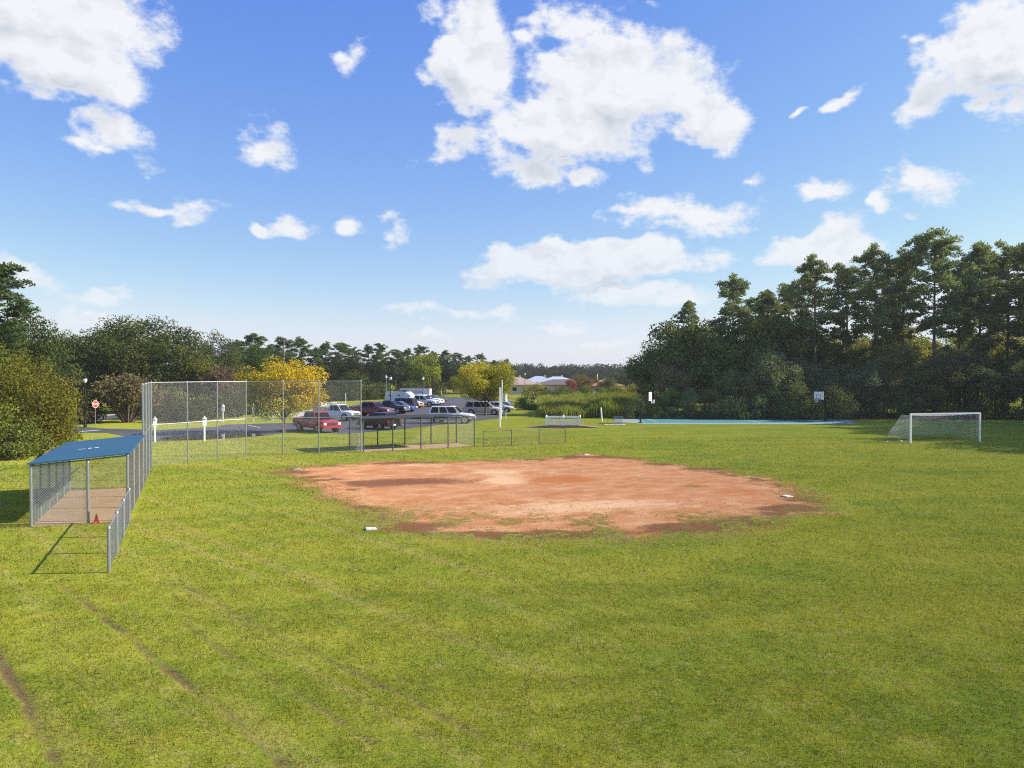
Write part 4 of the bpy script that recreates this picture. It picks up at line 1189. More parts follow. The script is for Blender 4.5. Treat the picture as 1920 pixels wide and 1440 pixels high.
def van(o, mat, L=5.4, w=1.0, Ht=2.5, kind='camper'):
    h = 1.12
    st = [(-L / 2, half_sec(w * .96, .48, h, 0)), (-L / 2 + .12, half_sec(w, .42, h, 0)), (.2, half_sec(w, .40, h, 0)), (L / 2 - 1.25, half_sec(w, .42, h + .01, .04)),
          (L / 2 - .4, half_sec(w * .95, .44, h - .1, .04)), (L / 2 - .1, half_sec(w * .9, .48, h - .2, .02)), (L / 2, half_sec(w * .8, .52, h - .32, 0))]
    MB().add(*loft(st)).build('body', mat, o, True)
    xc = L / 2 - 1.15
    cabin(o, mat, w, h, 2.0, xc - 1.15, xc, xc - 1.1, xc - .72, [(.15, .93)], back=False)
    bx0, bx1 = -L / 2 + .02, xc - .98
    b = MB().add([(bx0, s * w * 1.02, z) for s in (-1, 1) for z in (.62, Ht)] + [(bx1, s * w * 1.02, z) for s in (-1, 1) for z in (.62, Ht)] + [(bx1 + .75, s * w * .8, 1.98) for s in (-1, 1)],
         [(0, 1, 3, 2), (0, 4, 5, 1), (2, 3, 7, 6), (1, 5, 7, 3), (4, 0, 2, 6), (4, 8, 5), (6, 7, 9), (5, 8, 9, 7), (4, 6, 9, 8)]).build('box_body', mat, o)
    for s in (-1, 1):
        for x in (bx0 + .75, bx0 + 2.3):
            MB().add([(x - .28, s * (w * 1.02 + .006), Ht - .42), (x + .28, s * (w * 1.02 + .006), Ht - .50), (x + .22, s * (w * 1.02 + .006), Ht - .68), (x - .16, s * (w * 1.02 + .006), Ht - .60)], [(0, 1, 2, 3) if s < 0 else (3, 2, 1, 0)]).build('navy_mark', 'navy', b)
    MB().box((bx1 - .35, 0, Ht + .06), (.5, w * 1.5, .12)).build('light_bar', 'navy', b)
    wheel_set(o, .37, L / 2 - .85, -L / 2 + 1.15, w, 'rim_alloy')
    front_end(o, L, w, h - .1, 'trim_black', .3); bumpers(o, L, w, .55, 'car_orange', 'chrome'); tails(o, L, w * 1.02, .9, .3); mirrors(o, w, xc - .35, h + .25, 'trim_black')

def box_truck(o, L=7.0, w=1.12, Ht=2.62):
    # cab to the rear of the row (local +x is the cab end)
    h = 1.0
    MB().box((-.75, 0, 1.70), (L - 1.5, w * 2, Ht - .82)).build('cargo_box', 'car_white', o)
    for s in (-1, 1):
        b = MB().box((-.75, s * (w + .006), 1.12), (L - 1.56, .012, .62)).build('red_band', 'car_red', o)
        t = link('lettering', text_mesh('U-HAUL', .52, 'car_navy' if False else 'sign_red'), o); t.location = (-1.3, s * (w + .012), 2.05); t.rotation_euler = (R(90), 0, 0 if s < 0 else R(180))
        MB().box((1.3, s * (w + .007), 2.1), (1.6, .010, .42)).build('side_picture', 'navy', o)
    MB().add(*loft([(L / 2 - 1.9, half_sec(1.0, .45, h + .15, 0)), (L / 2 - .9, half_sec(1.0, .45, h + .12, .03)), (L / 2 - .1, half_sec(.95, .48, h - .02, .02)), (L / 2, half_sec(.85, .55, h - .2, 0))])).build('body', 'car_white', o, True)
    cabin(o, 'car_white', 1.0, h + .12, 1.95, L / 2 - 1.9, L / 2 - .75, L / 2 - 1.85, L / 2 - 1.3, [(.15, .92)], back=False)
    MB().box((-.75, 0, .62), (L - 1.5, 1.2, .2)).build('chassis', 'trim_black', o)
    wheel_set(o, .40, L / 2 - .9, -L / 2 + 1.6, 1.0, 'rim_alloy')
    MB().box((-L / 2 + .002, 0, 1.72), (.02, w * 1.8, Ht - 1.0)).build('rear_door', 'car_white', o)
    front_end(o, L, 1.0, h, 'trim_black'); bumpers(o, L, 1.0, .5, 'trim_black', 'trim_black'); tails(o, L, 1.0, .85, .2)

ROW = (0.95, -0.31)
x, y = at(598, 811)
pickup(put('pickup_truck', 'bright red pickup truck parked nose-out by the golden tree', 'pickup truck', x - .55, y + 1.35, (.68, -.73)), 'car_red', 5.7, .99, 1.88, emblem='navy', grille='trim_black', bumper='car_red', crew=True)
x, y = at(628, 789)
pickup(put('utility_truck', 'white utility truck with side tool lockers and a ladder rack', 'truck', x, y + 1.0, (.88, -.47)), 'car_white', 5.7, .98, 1.86, 'utility', bumper='trim_black')
x, y = at(697, 781.5)
pickup(put('pickup_truck', 'maroon crew-cab pickup truck parked beside the white utility truck', 'pickup truck', x - .2, y + 1.0, (.93, -.36)), 'car_maroon', 5.6, .97, 1.86, 'open', True)
x, y = at(706, 805.5)
suv(put('hatchback_car', 'small black car parked with its tail towards the field', 'car', x, y + 1.1, (-.777, .63)), 'car_black', 4.5, .92, 1.62, False, 'trim_black', 1.15, .30, .34, fastback=.42, belt=1.0)
x, y = at(730, 776)
pickup(put('pickup_truck', 'black pickup truck with a pale lower body beside the maroon one', 'pickup truck', x - .1, y + .9, ROW), 'car_black', 5.2, .95, 1.78, 'open', False, low='car_silver')
x, y = at(748, 772.2)
sedan(put('sedan_car', 'blue sedan parked between the black pickup and the navy minivan', 'car', x, y + .8, ROW), 'car_blue')
x, y = at(751, 769)
suv(put('minivan', 'navy minivan parked tail-out beside the white camper van', 'minivan', x, y + .8, (-.95, .31)), 'car_navy', 4.9, .96, 1.78, False, 'trim_black', 1.1, .3, .34, fastback=.35, belt=1.02)
x, y = at(757, 766)
van(put('camper_van', 'white box-bodied camper van with navy flashes', 'van', x, y + .9, ROW), 'car_white', 5.6, 1.0, 2.55)
x, y = at(794, 762.5)
pickup(put('pickup_truck', 'white crew-cab pickup truck with a covered bed', 'pickup truck', x - .4, y + .8, ROW), 'car_white', 5.6, .98, 1.86, 'cap', True)
x, y = at(806, 759)
suv(put('suv_car', 'white estate car half hidden behind the white crew-cab pickup', 'car', x - .2, y + .8, ROW), 'car_white', 4.8, .95, 1.75, False)
x, y = at(816, 756)
sedan(put('sedan_car', 'black sedan at the far end of the parked row', 'car', x - .3, y + .5, ROW), 'car_black')
x, y = at(772, 755.5)
box_truck(put('rental_truck', 'white rental box truck with a red band and red lettering', 'truck', x, y, (-.995, .09)))
x, y = at(846, 794.5)
suv(put('suv_car', 'white four-wheel-drive estate with grey lower panels alone in the lane', 'car', x, y + .9, (.985, -.10)), 'car_white', 4.95, .98, 1.88, True, 'chrome', 1.35, .42, .40, low='car_grey')
x, y = at(905, 778)
suv(put('minivan', 'silver minivan parked under the yellow-green tree', 'minivan', x, y + .9, (.99, -.08)), 'car_silver', 4.95, .96, 1.75, False, 'trim_black', 1.05, .28, .34, fastback=.30, belt=1.0)
x, y = at(932, 773)
sedan(put('sedan_car', 'pale silver sedan behind the silver minivan', 'car', x, y + .8, (.98, -.1)), 'car_silver')
x, y = at(925, 766)
suv(put('suv_car', 'blue-grey estate car in the row behind the silver minivan', 'car', x + .2, y + .8, (.98, -.1)), 'car_grey', 4.7, .93, 1.65, False, 'trim_black', 1.15, .3, .34)
x, y = at(936, 761)
van(put('delivery_van', 'plain white van at the end of the row by the clipped hedge', 'van', x + .3, y + .8, (.1, .99)), 'car_white', 5.2, .98, 2.35)

# ------------------------------------------------------------------ trees and shrubs
def unit(v):
    return v / np.maximum(np.linalg.norm(v, axis=-1, keepdims=True), 1e-9)
def leaf_cards(rng, pts, nrm, size, aspect, jitter=0.8, hang=None):
    """diamond leaf sprays at pts, faces roughly turned along nrm"""
    n = len(pts)
    nn = unit(nrm + rng.normal(0, jitter, (n, 3)))
    a = rng.normal(0, 1, (n, 3)) if hang is None else hang + rng.normal(0, .45, (n, 3))
    a = unit(a - nn * (a * nn).sum(1, keepdims=True)); b = np.cross(nn, a)
    s = (size * rng.uniform(.6, 1.35, n))[:, None]
    return np.stack([pts - a * s, pts - b * s * aspect + a * s * .1, pts + a * s, pts + b * s * aspect + a * s * .1], 1).reshape(-1, 3)

def lobes_crown(seed, lobes, dens, size, aspect=.55, jitter=.75, turn=None, fill=.35, squash=.8):
    """lobes: (cx,cy,cz,r). Leaves lie in a thick uneven shell of every lobe"""
    rng = np.random.default_rng(seed)
    P = []; N = []; T = []
    for cx, cy, cz, r in lobes:
        n = max(12, int(dens * r * r))
        d = unit(rng.normal(0, 1, (n, 3)))
        rad = r * np.where(rng.random(n) < fill, rng.random(n) ** .5, rng.uniform(.82, 1.08, n))
        lump = 1 + .22 * np.sin(d[:, 0] * 5 + seed + cx) * np.sin(d[:, 1] * 5 + cz) + .14 * np.sin(d[:, 2] * 9 + cy)
        p = d * (rad * lump)[:, None] * np.array([1, 1, squash]) + np.array([cx, cy, cz])
        P.append(p); N.append(d + np.array([0, 0, .25])); T.append(np.clip(rng.normal(.5, .26, n) + rng.normal(0, .2), 0, 1))
    P = np.concatenate(P); N = np.concatenate(N); T = np.concatenate(T)
    keep = P[:, 2] > 0.03
    P, N, T = P[keep], N[keep], T[keep]
    V = leaf_cards(rng, P, N, size, aspect, jitter)
    at_ = {'tone': T}
    if turn is not None:
        at_['turn'] = np.clip(turn(P) + rng.normal(0, .16, len(P)), 0, 1)
    return V, at_

def limb(mb, p0, p1, r0, r1, rnd, sag=0.12, n=4, sides=5):
    p0, p1 = Vector(p0), Vector(p1); l = (p1 - p0).length
    pts = [p0.lerp(p1, k / n) + Vector((rnd.uniform(-1, 1), rnd.uniform(-1, 1), rnd.uniform(-.3, 1))) * l * sag * .5 * math.sin(math.pi * k / n) for k in range(n + 1)]
    mb.tube(pts, [r0 + (r1 - r0) * k / n for k in range(n + 1)], sides)

TREES = {}
def store(key, trunk, crown_me):
    TREES[key] = (trunk, crown_me)

def make_broad(key, seed, h, rx, rz0, n_lobe, lr, dens, size, leaf='leaves', bark='bark', turn=None, top=.0, trunk_r=None, flat=1.0, multi=False):
    """h total height; rx crown radius; rz0 height where the crown starts"""
    rnd = random.Random(seed)
    cz = (h + rz0) / 2; rz = (h - rz0) / 2
    lobes = []
    for i in range(n_lobe):
        for _ in range(30):
            th = rnd.uniform(0, 2 * math.pi); u = rnd.uniform(-.95, 1)
            k = math.sqrt(max(0, 1 - u * u)) * (1 - top * max(0, u))
            rr = rnd.uniform(.55, .92) if rnd.random() < .8 else rnd.uniform(.1, .5)
            x, y, z = rx * k * math.cos(th) * rr, rx * k * math.sin(th) * rr, cz + rz * u * rr * flat
            r = lr * rnd.uniform(.65, 1.3)
            if z + r * .8 < h + .2 and z - r * .7 > max(0, rz0 - .5): break
        lobes.append((x, y, z, r))
    V, a = lobes_crown(seed, lobes, dens, size, turn=turn)
    crown = np_mesh('crown', V, 4, leaf, a)
    mb = MB(); tr = trunk_r or max(.05, h * .018)
    if multi:
        for k in range(5):
            l = lobes[k * 3 % len(lobes)]
            limb(mb, (rnd.uniform(-.2, .2), rnd.uniform(-.2, .2), -.05), (l[0] * .8, l[1] * .8, l[2]), tr, tr * .25, rnd, .1)
    else:
        limb(mb, (0, 0, -.1), (rnd.uniform(-.25, .25), rnd.uniform(-.25, .25), h * .72), tr, tr * .3, rnd, .04, 6, 8)
        for l in lobes[::2]:
            z0 = min(max(rz0 * .75, l[2] - rnd.uniform(.8, 3)), h * .65)
            limb(mb, (0, 0, z0), l[:3], tr * .42, tr * .08, rnd, .14)
    store(key, mb.mesh('trunk', bark, True), crown)

def make_pine(key, seed, h, start=.42, spread=3.6, n_br=30, clump=1.0, dens=120, size=.26, tr=.24):
    rnd = random.Random(seed); rng = np.random.default_rng(seed)
    mb = MB()
    bend = [Vector((rnd.uniform(-.3, .3), rnd.uniform(-.3, .3), 0)) for _ in range(4)]
    def axis(z):
        t = z / h
        return Vector((bend[0].x * math.sin(3 * t) * 1.2, bend[0].y * math.sin(2.5 * t) * 1.2, z))
    pts = [axis(h * k / 8 * .98) for k in range(9)]; pts[0].z = -.1
    mb.tube(pts, [tr * (1 - .8 * k / 8) for k in range(9)], 8)
    cl = []
    for i in range(n_br):
        t = (i + rnd.random()) / n_br
        z = h * (start + (1 - start) * t * .95)
        ln = spread * (math.sin(math.pi * min(1, .32 + t * .66)) * .8 + .15) * rnd.uniform(.45, 1.15)
        if t < .15: ln *= rnd.uniform(.3, .8)
        a = i * 2.4 + rnd.uniform(-.7, .7)
        p0 = axis(z); p1 = p0 + Vector((math.cos(a) * ln, math.sin(a) * ln, ln * (rnd.uniform(-.15, .45) + .35 * t)))
        limb(mb, p0, p1, .05 + .03 * (1 - t), .02, rnd, .12, 3, 4)
        for f in ((.7, 1.0) if ln < 1.6 else (.5, .78, 1.02)):
            c = p0.lerp(p1, f)
            for q in range(2):
                cl.append((c.x + rnd.uniform(-.55, .55), c.y + rnd.uniform(-.55, .55), c.z + rnd.uniform(-.25, .7), clump * rnd.uniform(.4, .95)))
    for _ in range(7):
        c = axis(h * .96); cl.append((c.x + rnd.uniform(-.9, .9), c.y + rnd.uniform(-.9, .9), c.z + rnd.uniform(-1.2, .4), clump * rnd.uniform(.45, .8)))
    P = []; D = []; T = []
    for x, y, z, r in cl:
        n = int(dens * r * r) + 20
        d = unit(rng.normal(0, 1, (n, 3))); d[:, 2] = np.abs(d[:, 2]) * 1.1 - .35
        p = d * (r * rng.uniform(.35, 1.05, n))[:, None] * np.array([1, 1, .85]) + np.array([x, y, z])
        P.append(p); D.append(d); T.append(np.clip(rng.normal(.5, .18, n) + rng.normal(0, .14), 0, 1))
    P = np.concatenate(P); D = np.concatenate(D); T = np.concatenate(T)
    V = leaf_cards(rng, P, unit(rng.normal(0, 1, P.shape)) + D * .3 + np.array([0, 0, .25]), size, .30, .5, hang=D + np.array([0, 0, .35]))
    store(key, mb.mesh('trunk', 'pine_bark', True), np_mesh('crown', V, 4, 'needles', {'tone': T}))

def make_shrub(key, seed, h, rx, n_lobe, lr, dens, size, leaf='leaves', turn=None, bark='bark', aspect=.55):
    rnd = random.Random(seed)
    lobes = []
    for i in range(n_lobe):
        th = rnd.uniform(0, 2 * math.pi); q = math.sqrt(rnd.random()); u = rnd.random()
        r = lr * rnd.uniform(.7, 1.25)
        zmax = h * math.sqrt(max(.05, 1 - (q * .95) ** 2)) - r * .7
        lobes.append((rx * q * .85 * math.cos(th), rx * q * .85 * math.sin(th), max(r * .35, zmax * (u ** .5)), r))
    V, a = lobes_crown(seed, lobes, dens, size, aspect, turn=turn)
    mb = MB()
    for l in lobes[::3]:
        limb(mb, (l[0] * .15, l[1] * .15, -.05), l[:3], h * .018 + .01, .01, rnd, .12)
    store(key, mb.mesh('stem', bark, True), np_mesh('foliage', V, 4, leaf, a))

def make_bare(key, seed, h, rx, n, leafn):
    """many-stemmed shrub with grey-brown twigs and few leaves"""
    rnd = random.Random(seed); rng = np.random.default_rng(seed); mb = MB()
    tips = []
    for i in range(n):
        a = rnd.uniform(0, 2 * math.pi); q = rnd.uniform(.15, 1)
        e = Vector((rx * q * math.cos(a), rx * q * math.sin(a), h * math.sqrt(1 - .55 * q * q) * rnd.uniform(.8, 1.02)))
        b = Vector((e.x * .12, e.y * .12, 0)); m = b.lerp(e, .5) + Vector((0, 0, h * .06))
        mb.tube([b, m, e], [.045, .025, .006], 4)
        for k in range(7):
            s = b.lerp(e, rnd.uniform(.4, .95)); t = s + Vector((rnd.uniform(-1, 1), rnd.uniform(-1, 1), rnd.uniform(.1, 1.1))) * h * .17
            mb.tube([s, t], [.014, .005], 3); tips.append(t); tips.append(s.lerp(t, .6))
    tp = np.array([tuple(t) for t in tips]); idx = rng.integers(0, len(tp), leafn)
    P = tp[idx] + rng.normal(0, .16, (leafn, 3))
    V = leaf_cards(rng, P, unit(rng.normal(0, 1, P.shape)), .10, .5)
    store(key, mb.mesh('stem', 'pale_bark', True), np_mesh('foliage', V, 4, 'leaves', {'tone': rng.random(leafn)}))

def plant(key, name, label, cat, x, y, scale=1.0, rz=0.0, col=(.05, .07, .02), group=None, sz=None, z=0.0, tilt=0.0):
    o = thing(name, label, cat, (x, y, z), rz, group)
    o.rotation_euler = (tilt, tilt * .5, rz)
    o.scale = (scale, scale, sz or scale)
    tr, cr = TREES[key]
    shrub = key.startswith(('shrub', 'bare', 'hedge'))
    link('stem' if shrub else 'trunk', tr, o)
    c = link('foliage' if shrub else 'crown', cr, o)
    c.color = (*col, 1)
    return o

for i in range(5):
    make_pine('pine%d' % i, 30 + i, 20, start=(.46, .34, .52, .28, .46)[i], spread=(3.8, 3.4, 4.1, 3.2, 4.6)[i], n_br=(34, 40, 28, 44, 32)[i], clump=(1.0, .95, 1.05, .9, 1.1)[i], dens=95, size=.22)
make_broad('broad0', 51, 10, 3.6, 1.6, 38, 1.15, 190, .135)
make_broad('broad1', 52, 10, 3.2, 0.9, 42, 1.05, 200, .13, top=.3)
make_broad('broad2', 53, 10, 4.2, 2.4, 34, 1.25, 180, .14)
make_broad('oak0', 61, 12, 8.6, 1.0, 90, 1.75, 240, .135, flat=.95, trunk_r=.45)
make_broad('oak1', 62, 12, 6.0, 1.2, 66, 1.45, 250, .13, trunk_r=.35)
gold_turn = lambda P: np.clip(.62 - (P[:, 2] - 1.6) * .15 - P[:, 0] * .10, 0, 1)
make_broad('gold0', 71, 7.2, 3.7, 1.5, 70, 1.0, 520, .088, 'autumn_leaves', turn=gold_turn, trunk_r=.13)
make_broad('gold1', 72, 7.4, 3.9, 1.9, 72, 1.0, 480, .09, 'autumn_leaves', turn=lambda P: np.clip(.42 + P[:, 0] * .11 - (P[:, 2] - 4) * .05, 0, 1), trunk_r=.15)
make_broad('gold2', 73, 9.0, 3.8, 1.6, 50, 1.1, 150, .15, 'autumn_leaves', turn=lambda P: np.clip(.65 - P[:, 0] * .10 - (P[:, 2] - 5) * .06, 0, 1), trunk_r=.16)
make_shrub('shrub0', 81, 3.4, 2.0, 24, .75, 230, .095)
make_shrub('shrub1', 82, 2.6, 2.4, 26, .68, 230, .09)
make_shrub('shrub2', 83, 8.0, 4.2, 62, 1.15, 240, .11, aspect=.4)
make_shrub('shrub3', 84, 5.0, 2.6, 42, .85, 230, .10)
make_shrub('hedge0', 85, 2.3, 2.1, 40, .55, 300, .085)
make_bare('bare0', 91, 3.6, 2.4, 60, 7000)

PINE = (.215, .240, .120)
WOODG = (.205, .225, .115)
rw = random.Random(7)
# ---- the wood on the right
def wood_pine(px, d, top, key, label='tall dark pine standing in the wood behind the court', group='pines of the wood behind the court', rz=None):
    x = (px - 960) / F * d; h = hgt(d, top)
    s = h / 20
    return plant('pine%d' % key, 'pine_tree', label, 'pine tree', x, d, s * rw.uniform(.92, 1.1), rw.uniform(0, 6.28) if rz is None else rz, PINE, group, s)
for i, (px, d, top, key) in enumerate([(1372, 104, 525, 0), (1440, 108, 545, 3), (1522, 100, 486, 2), (1585, 104, 498, 1), (1636, 98, 466, 2), (1690, 103, 480, 0), (1750, 97, 445, 4),
        (1830, 99, 458, 1), (1888, 101, 466, 0), (1930, 96, 455, 3), (1480, 112, 530, 1), (1800, 108, 490, 3), (1660, 112, 505, 1), (1860, 112, 480, 2),
        (1290, 102, 566, 3), (1415, 116, 560, 0), (1980, 104, 470, 1), (2030, 98, 460, 0)]):
    lb = {0: 'lone-topped pine standing clear above the broadleaf trees at the reed end of the wood', 4: 'pine with a thick ivy-clad trunk in the wood behind the court', 6: 'tallest pine of the wood, rising behind the goal'}.get(i)
    o = wood_pine(px, d, top, key, lb) if lb else wood_pine(px, d, top, key)
    if lb: del o['group']
    if i == 4:
        V, a = lobes_crown(404, [(random.Random(k).uniform(-.35, .35), random.Random(k + 9).uniform(-.35, .35), .8 + k * .62, .62 - k * .012) for k in range(18)], 420, .09)
        c = link('ivy', np_mesh('ivy', V, 4, 'leaves', a), o); c.color = (.045, .062, .022, 1)
for i, (px, d, top, key) in enumerate([(1225, 106, 640, 0), (1255, 103, 598, 2), (1300, 100, 590, 1), (1340, 103, 600, 0), (1405, 103, 585, 2), (1460, 101, 570, 1), (1500, 105, 590, 0)]):
    x = (px - 960) / F * d; h = hgt(d, top)
    plant('broad%d' % key, 'broadleaf_tree', 'leafy broadleaf tree at the reed end of the wood behind the court', 'tree', x, d, h / 10 * rw.uniform(.85, 1.0), rw.uniform(0, 6.3), (0.168, 0.200, 0.072), 'broadleaf trees at the end of the wood', h / 10)
n_under = 0
for row, (d0, ha, hb, step) in enumerate([(95, 5.0, 8.5, 2.6), (99, 6, 9.5, 4.0), (107, 7, 11, 6.5)]):
    px = (1225, 1260, 1270)[row]
    while px < 2120:
        d = d0 + rw.uniform(-1.2, 1.2) - max(0, px - 1600) * .006
        x = (px - 960) / F * d; h = rw.uniform(ha, hb) * (0.5 if px < 1345 and row == 0 else 1)
        plant('broad%d' % rw.randrange(3), 'understorey_tree', 'dense grey-green understorey tree filling the wood edge below the pines', 'tree', x, d, h / 10 * rw.uniform(.9, 1.15), rw.uniform(0, 6.3),
              (WOODG[0] * rw.uniform(.8, 1.2), WOODG[1] * rw.uniform(.8, 1.15), WOODG[2] * rw.uniform(.8, 1.2)), 'understorey trees along the wood edge', h / 10)
        px += step * F / d * rw.uniform(.8, 1.25); n_under += 1
px = 1190
while px < 2100:
    d = 92.5 + rw.uniform(-.8, 1.2) - max(0, px - 1600) * .005
    x = (px - 960) / F * d
    s = rw.uniform(.6, 1.15) * (.55 if px < 1330 else 1)
    plant('shrub%d' % rw.choice((0, 1, 3)), 'wood_shrub', 'dark shrub growing along the foot of the wood edge', 'shrub', x, d, s, rw.uniform(0, 6.3), (.150, .175, .080), 'shrubs along the foot of the wood')
    px += rw.uniform(1.6, 2.8) * F / d
for i in range(11):  # pale yellow-green leaf colour stands in for sunlight on these trees
    px = 1400 + i * 52 + rw.uniform(-12, 12); d = 127 + rw.uniform(-4, 4)
    x = (px - 960) / F * d; h = rw.uniform(11, 14)
    plant('broad%d' % (i % 3), 'sun_tinted_tree', 'tree with sunlight put into its leaf colour, glimpsed between the pine trunks deep in the wood', 'tree', x, d, h / 10 * 1.2, i * 1.1, (.30, .29, .07), 'sun-tinted trees deep in the wood', h / 10)
# the wood bends round the right side of the field; these trees shade the lawn by the goal
for i, (x, y, h, k) in enumerate([(64, 91, 20, 0), (66, 85, 20, 2), (67, 79, 21, 1), (66, 73, 20, 4), (67, 67, 20, 0), (66, 62, 19, 3), (72, 88, 21, 1), (73, 76, 21, 3), (73, 65, 20, 2), (72, 59, 20, 4)]):
    plant('pine%d' % k, 'pine_tree', 'tall pine where the wood bends round beside the goal', 'pine tree', x, y, h / 20, i * 1.3, PINE, 'pines beside the goal', h / 20)
for i, (x, y, h, k) in enumerate([(63, 86, 9, 0), (65, 80, 10, 1), (65, 74, 9, 2), (65, 69, 9, 0), (65, 64, 10, 1), (68, 60, 10, 2)]):
    plant('broad%d' % k, 'understorey_tree', 'understorey tree where the wood bends round beside the goal', 'tree', x, y, h / 10, i * 1.7, WOODG, 'understorey trees beside the goal', h / 10)

for i, (x, y, h) in enumerate([(57, 59.5, 16), (58, 66, 17), (59, 73, 16), (61, 80, 16)]):  # out-of-view oaks added to make the tree shadow on the lawn denser
    plant('oak1', 'oak_tree', 'unseen dense oak added to thicken the shadow beside the goal', 'oak tree', x, y, h / 12 * .8, i * 1.9, WOODG, 'oaks added for shadow beside the goal', h / 12)

# ---- left side
def place(key, name, label, cat, px, d, top, base_h, col, group=None, wide=1.0, rz=None):
    x = (px - 960) / F * d; h = hgt(d, top); s = h / base_h
    return plant(key, name, label, cat, x, d, s * wide, rw.uniform(0, 6.3) if rz is None else rz, col, group, s)
OLIVE = (0.190, 0.182, 0.034)
place('shrub2', 'olive_shrub', 'large olive-green shrub beside the marker post', 'shrub', 45, 54, 640, 8.0, OLIVE, None, .85, .4)
place('shrub2', 'olive_shrub', 'tallest olive-green shrub, under the leaning conifer', 'shrub', -25, 55, 612, 8.0, OLIVE, None, 1.0, 2.0)
place('shrub3', 'olive_shrub', 'low olive-green shrub at the foot of the tall ones, on the bank behind the dugout', 'shrub', 20, 50, 745, 5.0, (0.170, 0.180, 0.040), None, 1.1, 1.0)
place('shrub3', 'olive_shrub', 'rounded olive-green shrub between the tall shrub and the road', 'shrub', 85, 56, 722, 5.0, OLIVE, None, .9, 4.0)
place('pine1', 'conifer_tree', 'tall spreading conifer rising above the olive shrubs', 'conifer', -8, 72, 498, 20, (0.090, 0.124, 0.048), None, 1.5, 1.2)
place('oak1', 'oak_tree', 'dark oak crowding the foot of the tall conifer above the olive shrubs', 'oak tree', 8, 76, 558, 12, (0.085, 0.110, 0.036), None, .75, 2.6)
place('oak1', 'oak_tree', 'dark oak between the tall conifer and the great spreading oak', 'oak tree', 55, 95, 612, 12, (0.090, 0.112, 0.036), None, 1.0)
place('oak1', 'oak_tree', 'dark oak filling the gap behind the tan shrub and lamp post', 'oak tree', 120, 110, 618, 12, (0.084, 0.104, 0.036), None, 1.0)
place('oak0', 'oak_tree', 'great spreading evergreen oak, broadest of the row behind the road', 'oak tree', 255, 108, 588, 12, (0.092, 0.110, 0.034), None, 1.0, .7)
place('oak1', 'oak_tree', 'grey-green oak next to the great spreading one', 'oak tree', 392, 122, 617, 12, (0.100, 0.112, 0.053), None, .75)
place('broad0', 'small_tree', 'olive-tinged young tree below the great spreading oak', 'tree', 368, 108, 668, 10, (0.170, 0.176, 0.036), None, 1.2)
place('broad1', 'small_tree', 'dark leafy tree behind the pale bare shrub', 'tree', 425, 116, 660, 10, (0.100, 0.120, 0.036), None, 1.3)
place('oak1', 'oak_tree', 'round-topped dark oak under the flat-topped pine', 'oak tree', 468, 135, 638, 12, (0.090, 0.124, 0.040), None, .9)
# tree line behind the car park
tl = [(445,150,640,2),(478,158,630,4),(505,155,648,1),(530,160,636,4),(562,165,634,2),(590,158,655,0),(612,170,643,2),(640,172,646,4),(662,176,654,0),(690,180,648,2),(715,182,645,1),(742,186,658,4),
      (765,190,655,2),(790,195,650,0),(812,200,660,2),(835,205,658,1),(855,208,664,4),(878,212,668,2),(900,220,665,0),(925,226,676,1),(950,232,674,2)]
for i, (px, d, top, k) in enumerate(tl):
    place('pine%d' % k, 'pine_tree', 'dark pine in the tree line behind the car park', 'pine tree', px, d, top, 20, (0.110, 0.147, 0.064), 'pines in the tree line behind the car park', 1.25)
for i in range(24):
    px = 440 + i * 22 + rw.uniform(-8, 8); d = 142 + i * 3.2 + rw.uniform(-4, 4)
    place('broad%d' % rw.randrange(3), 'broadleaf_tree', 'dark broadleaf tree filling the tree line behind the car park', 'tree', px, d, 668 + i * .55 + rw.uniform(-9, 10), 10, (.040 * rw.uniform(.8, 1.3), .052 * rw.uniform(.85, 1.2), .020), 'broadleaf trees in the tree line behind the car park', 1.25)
for i in range(16):
    px = 450 + i * 24 + rw.uniform(-8, 8); d = 134 + i * 2.6
    if px > 815: break
    place('shrub%d' % rw.choice((0, 3)), 'border_shrub', 'dark shrub at the foot of the tree line behind the car park', 'shrub', px, d, 712 + rw.uniform(-8, 10), 3.4 if i % 2 else 5.0, (0.100, 0.112, 0.044), 'shrubs at the foot of the tree line', 1.4)
# shrubs behind the road
place('bare0', 'twiggy_shrub', 'bushy tan twiggy shrub on the island behind the stop sign', 'shrub', 240, 86, 704, 3.6, (0.184, 0.144, 0.072), None, 1.15, .3)
place('bare0', 'twiggy_shrub', 'pale grey twiggy shrub rising above the backstop rail', 'shrub', 412, 106, 688, 3.6, (0.208, 0.160, 0.096), None, .8, 2.2)
place('shrub3', 'tan_shrub', 'tan-green shrub beside the lamp post and the olive shrubs', 'shrub', 140, 84, 698, 5.0, (0.136, 0.120, 0.048), None, .95, .9)
for i, (px, d, top, col) in enumerate([(295, 92, 722, (0.128, 0.115, 0.064)), (330, 95, 716, (0.096, 0.099, 0.048)), (362, 90, 738, (0.072, 0.086, 0.035)), (395, 93, 724, (0.088, 0.096, 0.045)), (430, 98, 722, (0.096, 0.096, 0.053)), (455, 104, 728, (0.080, 0.096, 0.045)), (310, 86, 752, (0.080, 0.088, 0.038)), (350, 86, 755, (0.064, 0.080, 0.032))]):
    place('shrub%d' % (0, 3, 1)[i % 3], 'border_shrub', 'grey-green shrub of the planted bed seen through the backstop wire', 'shrub', px, d, top, (3.4, 5.0, 2.6)[i % 3], col, 'shrubs of the bed behind the backstop', 1.15)
sheet('mulch_bed', [at(*p) for p in [(280,789),(330,790.5),(385,788),(420,783),(450,779),(430,775),(360,777),(285,781)]], 0.012, 'mulch', 'reddish mulch bed under the grey-green shrubs', 'planting bed')
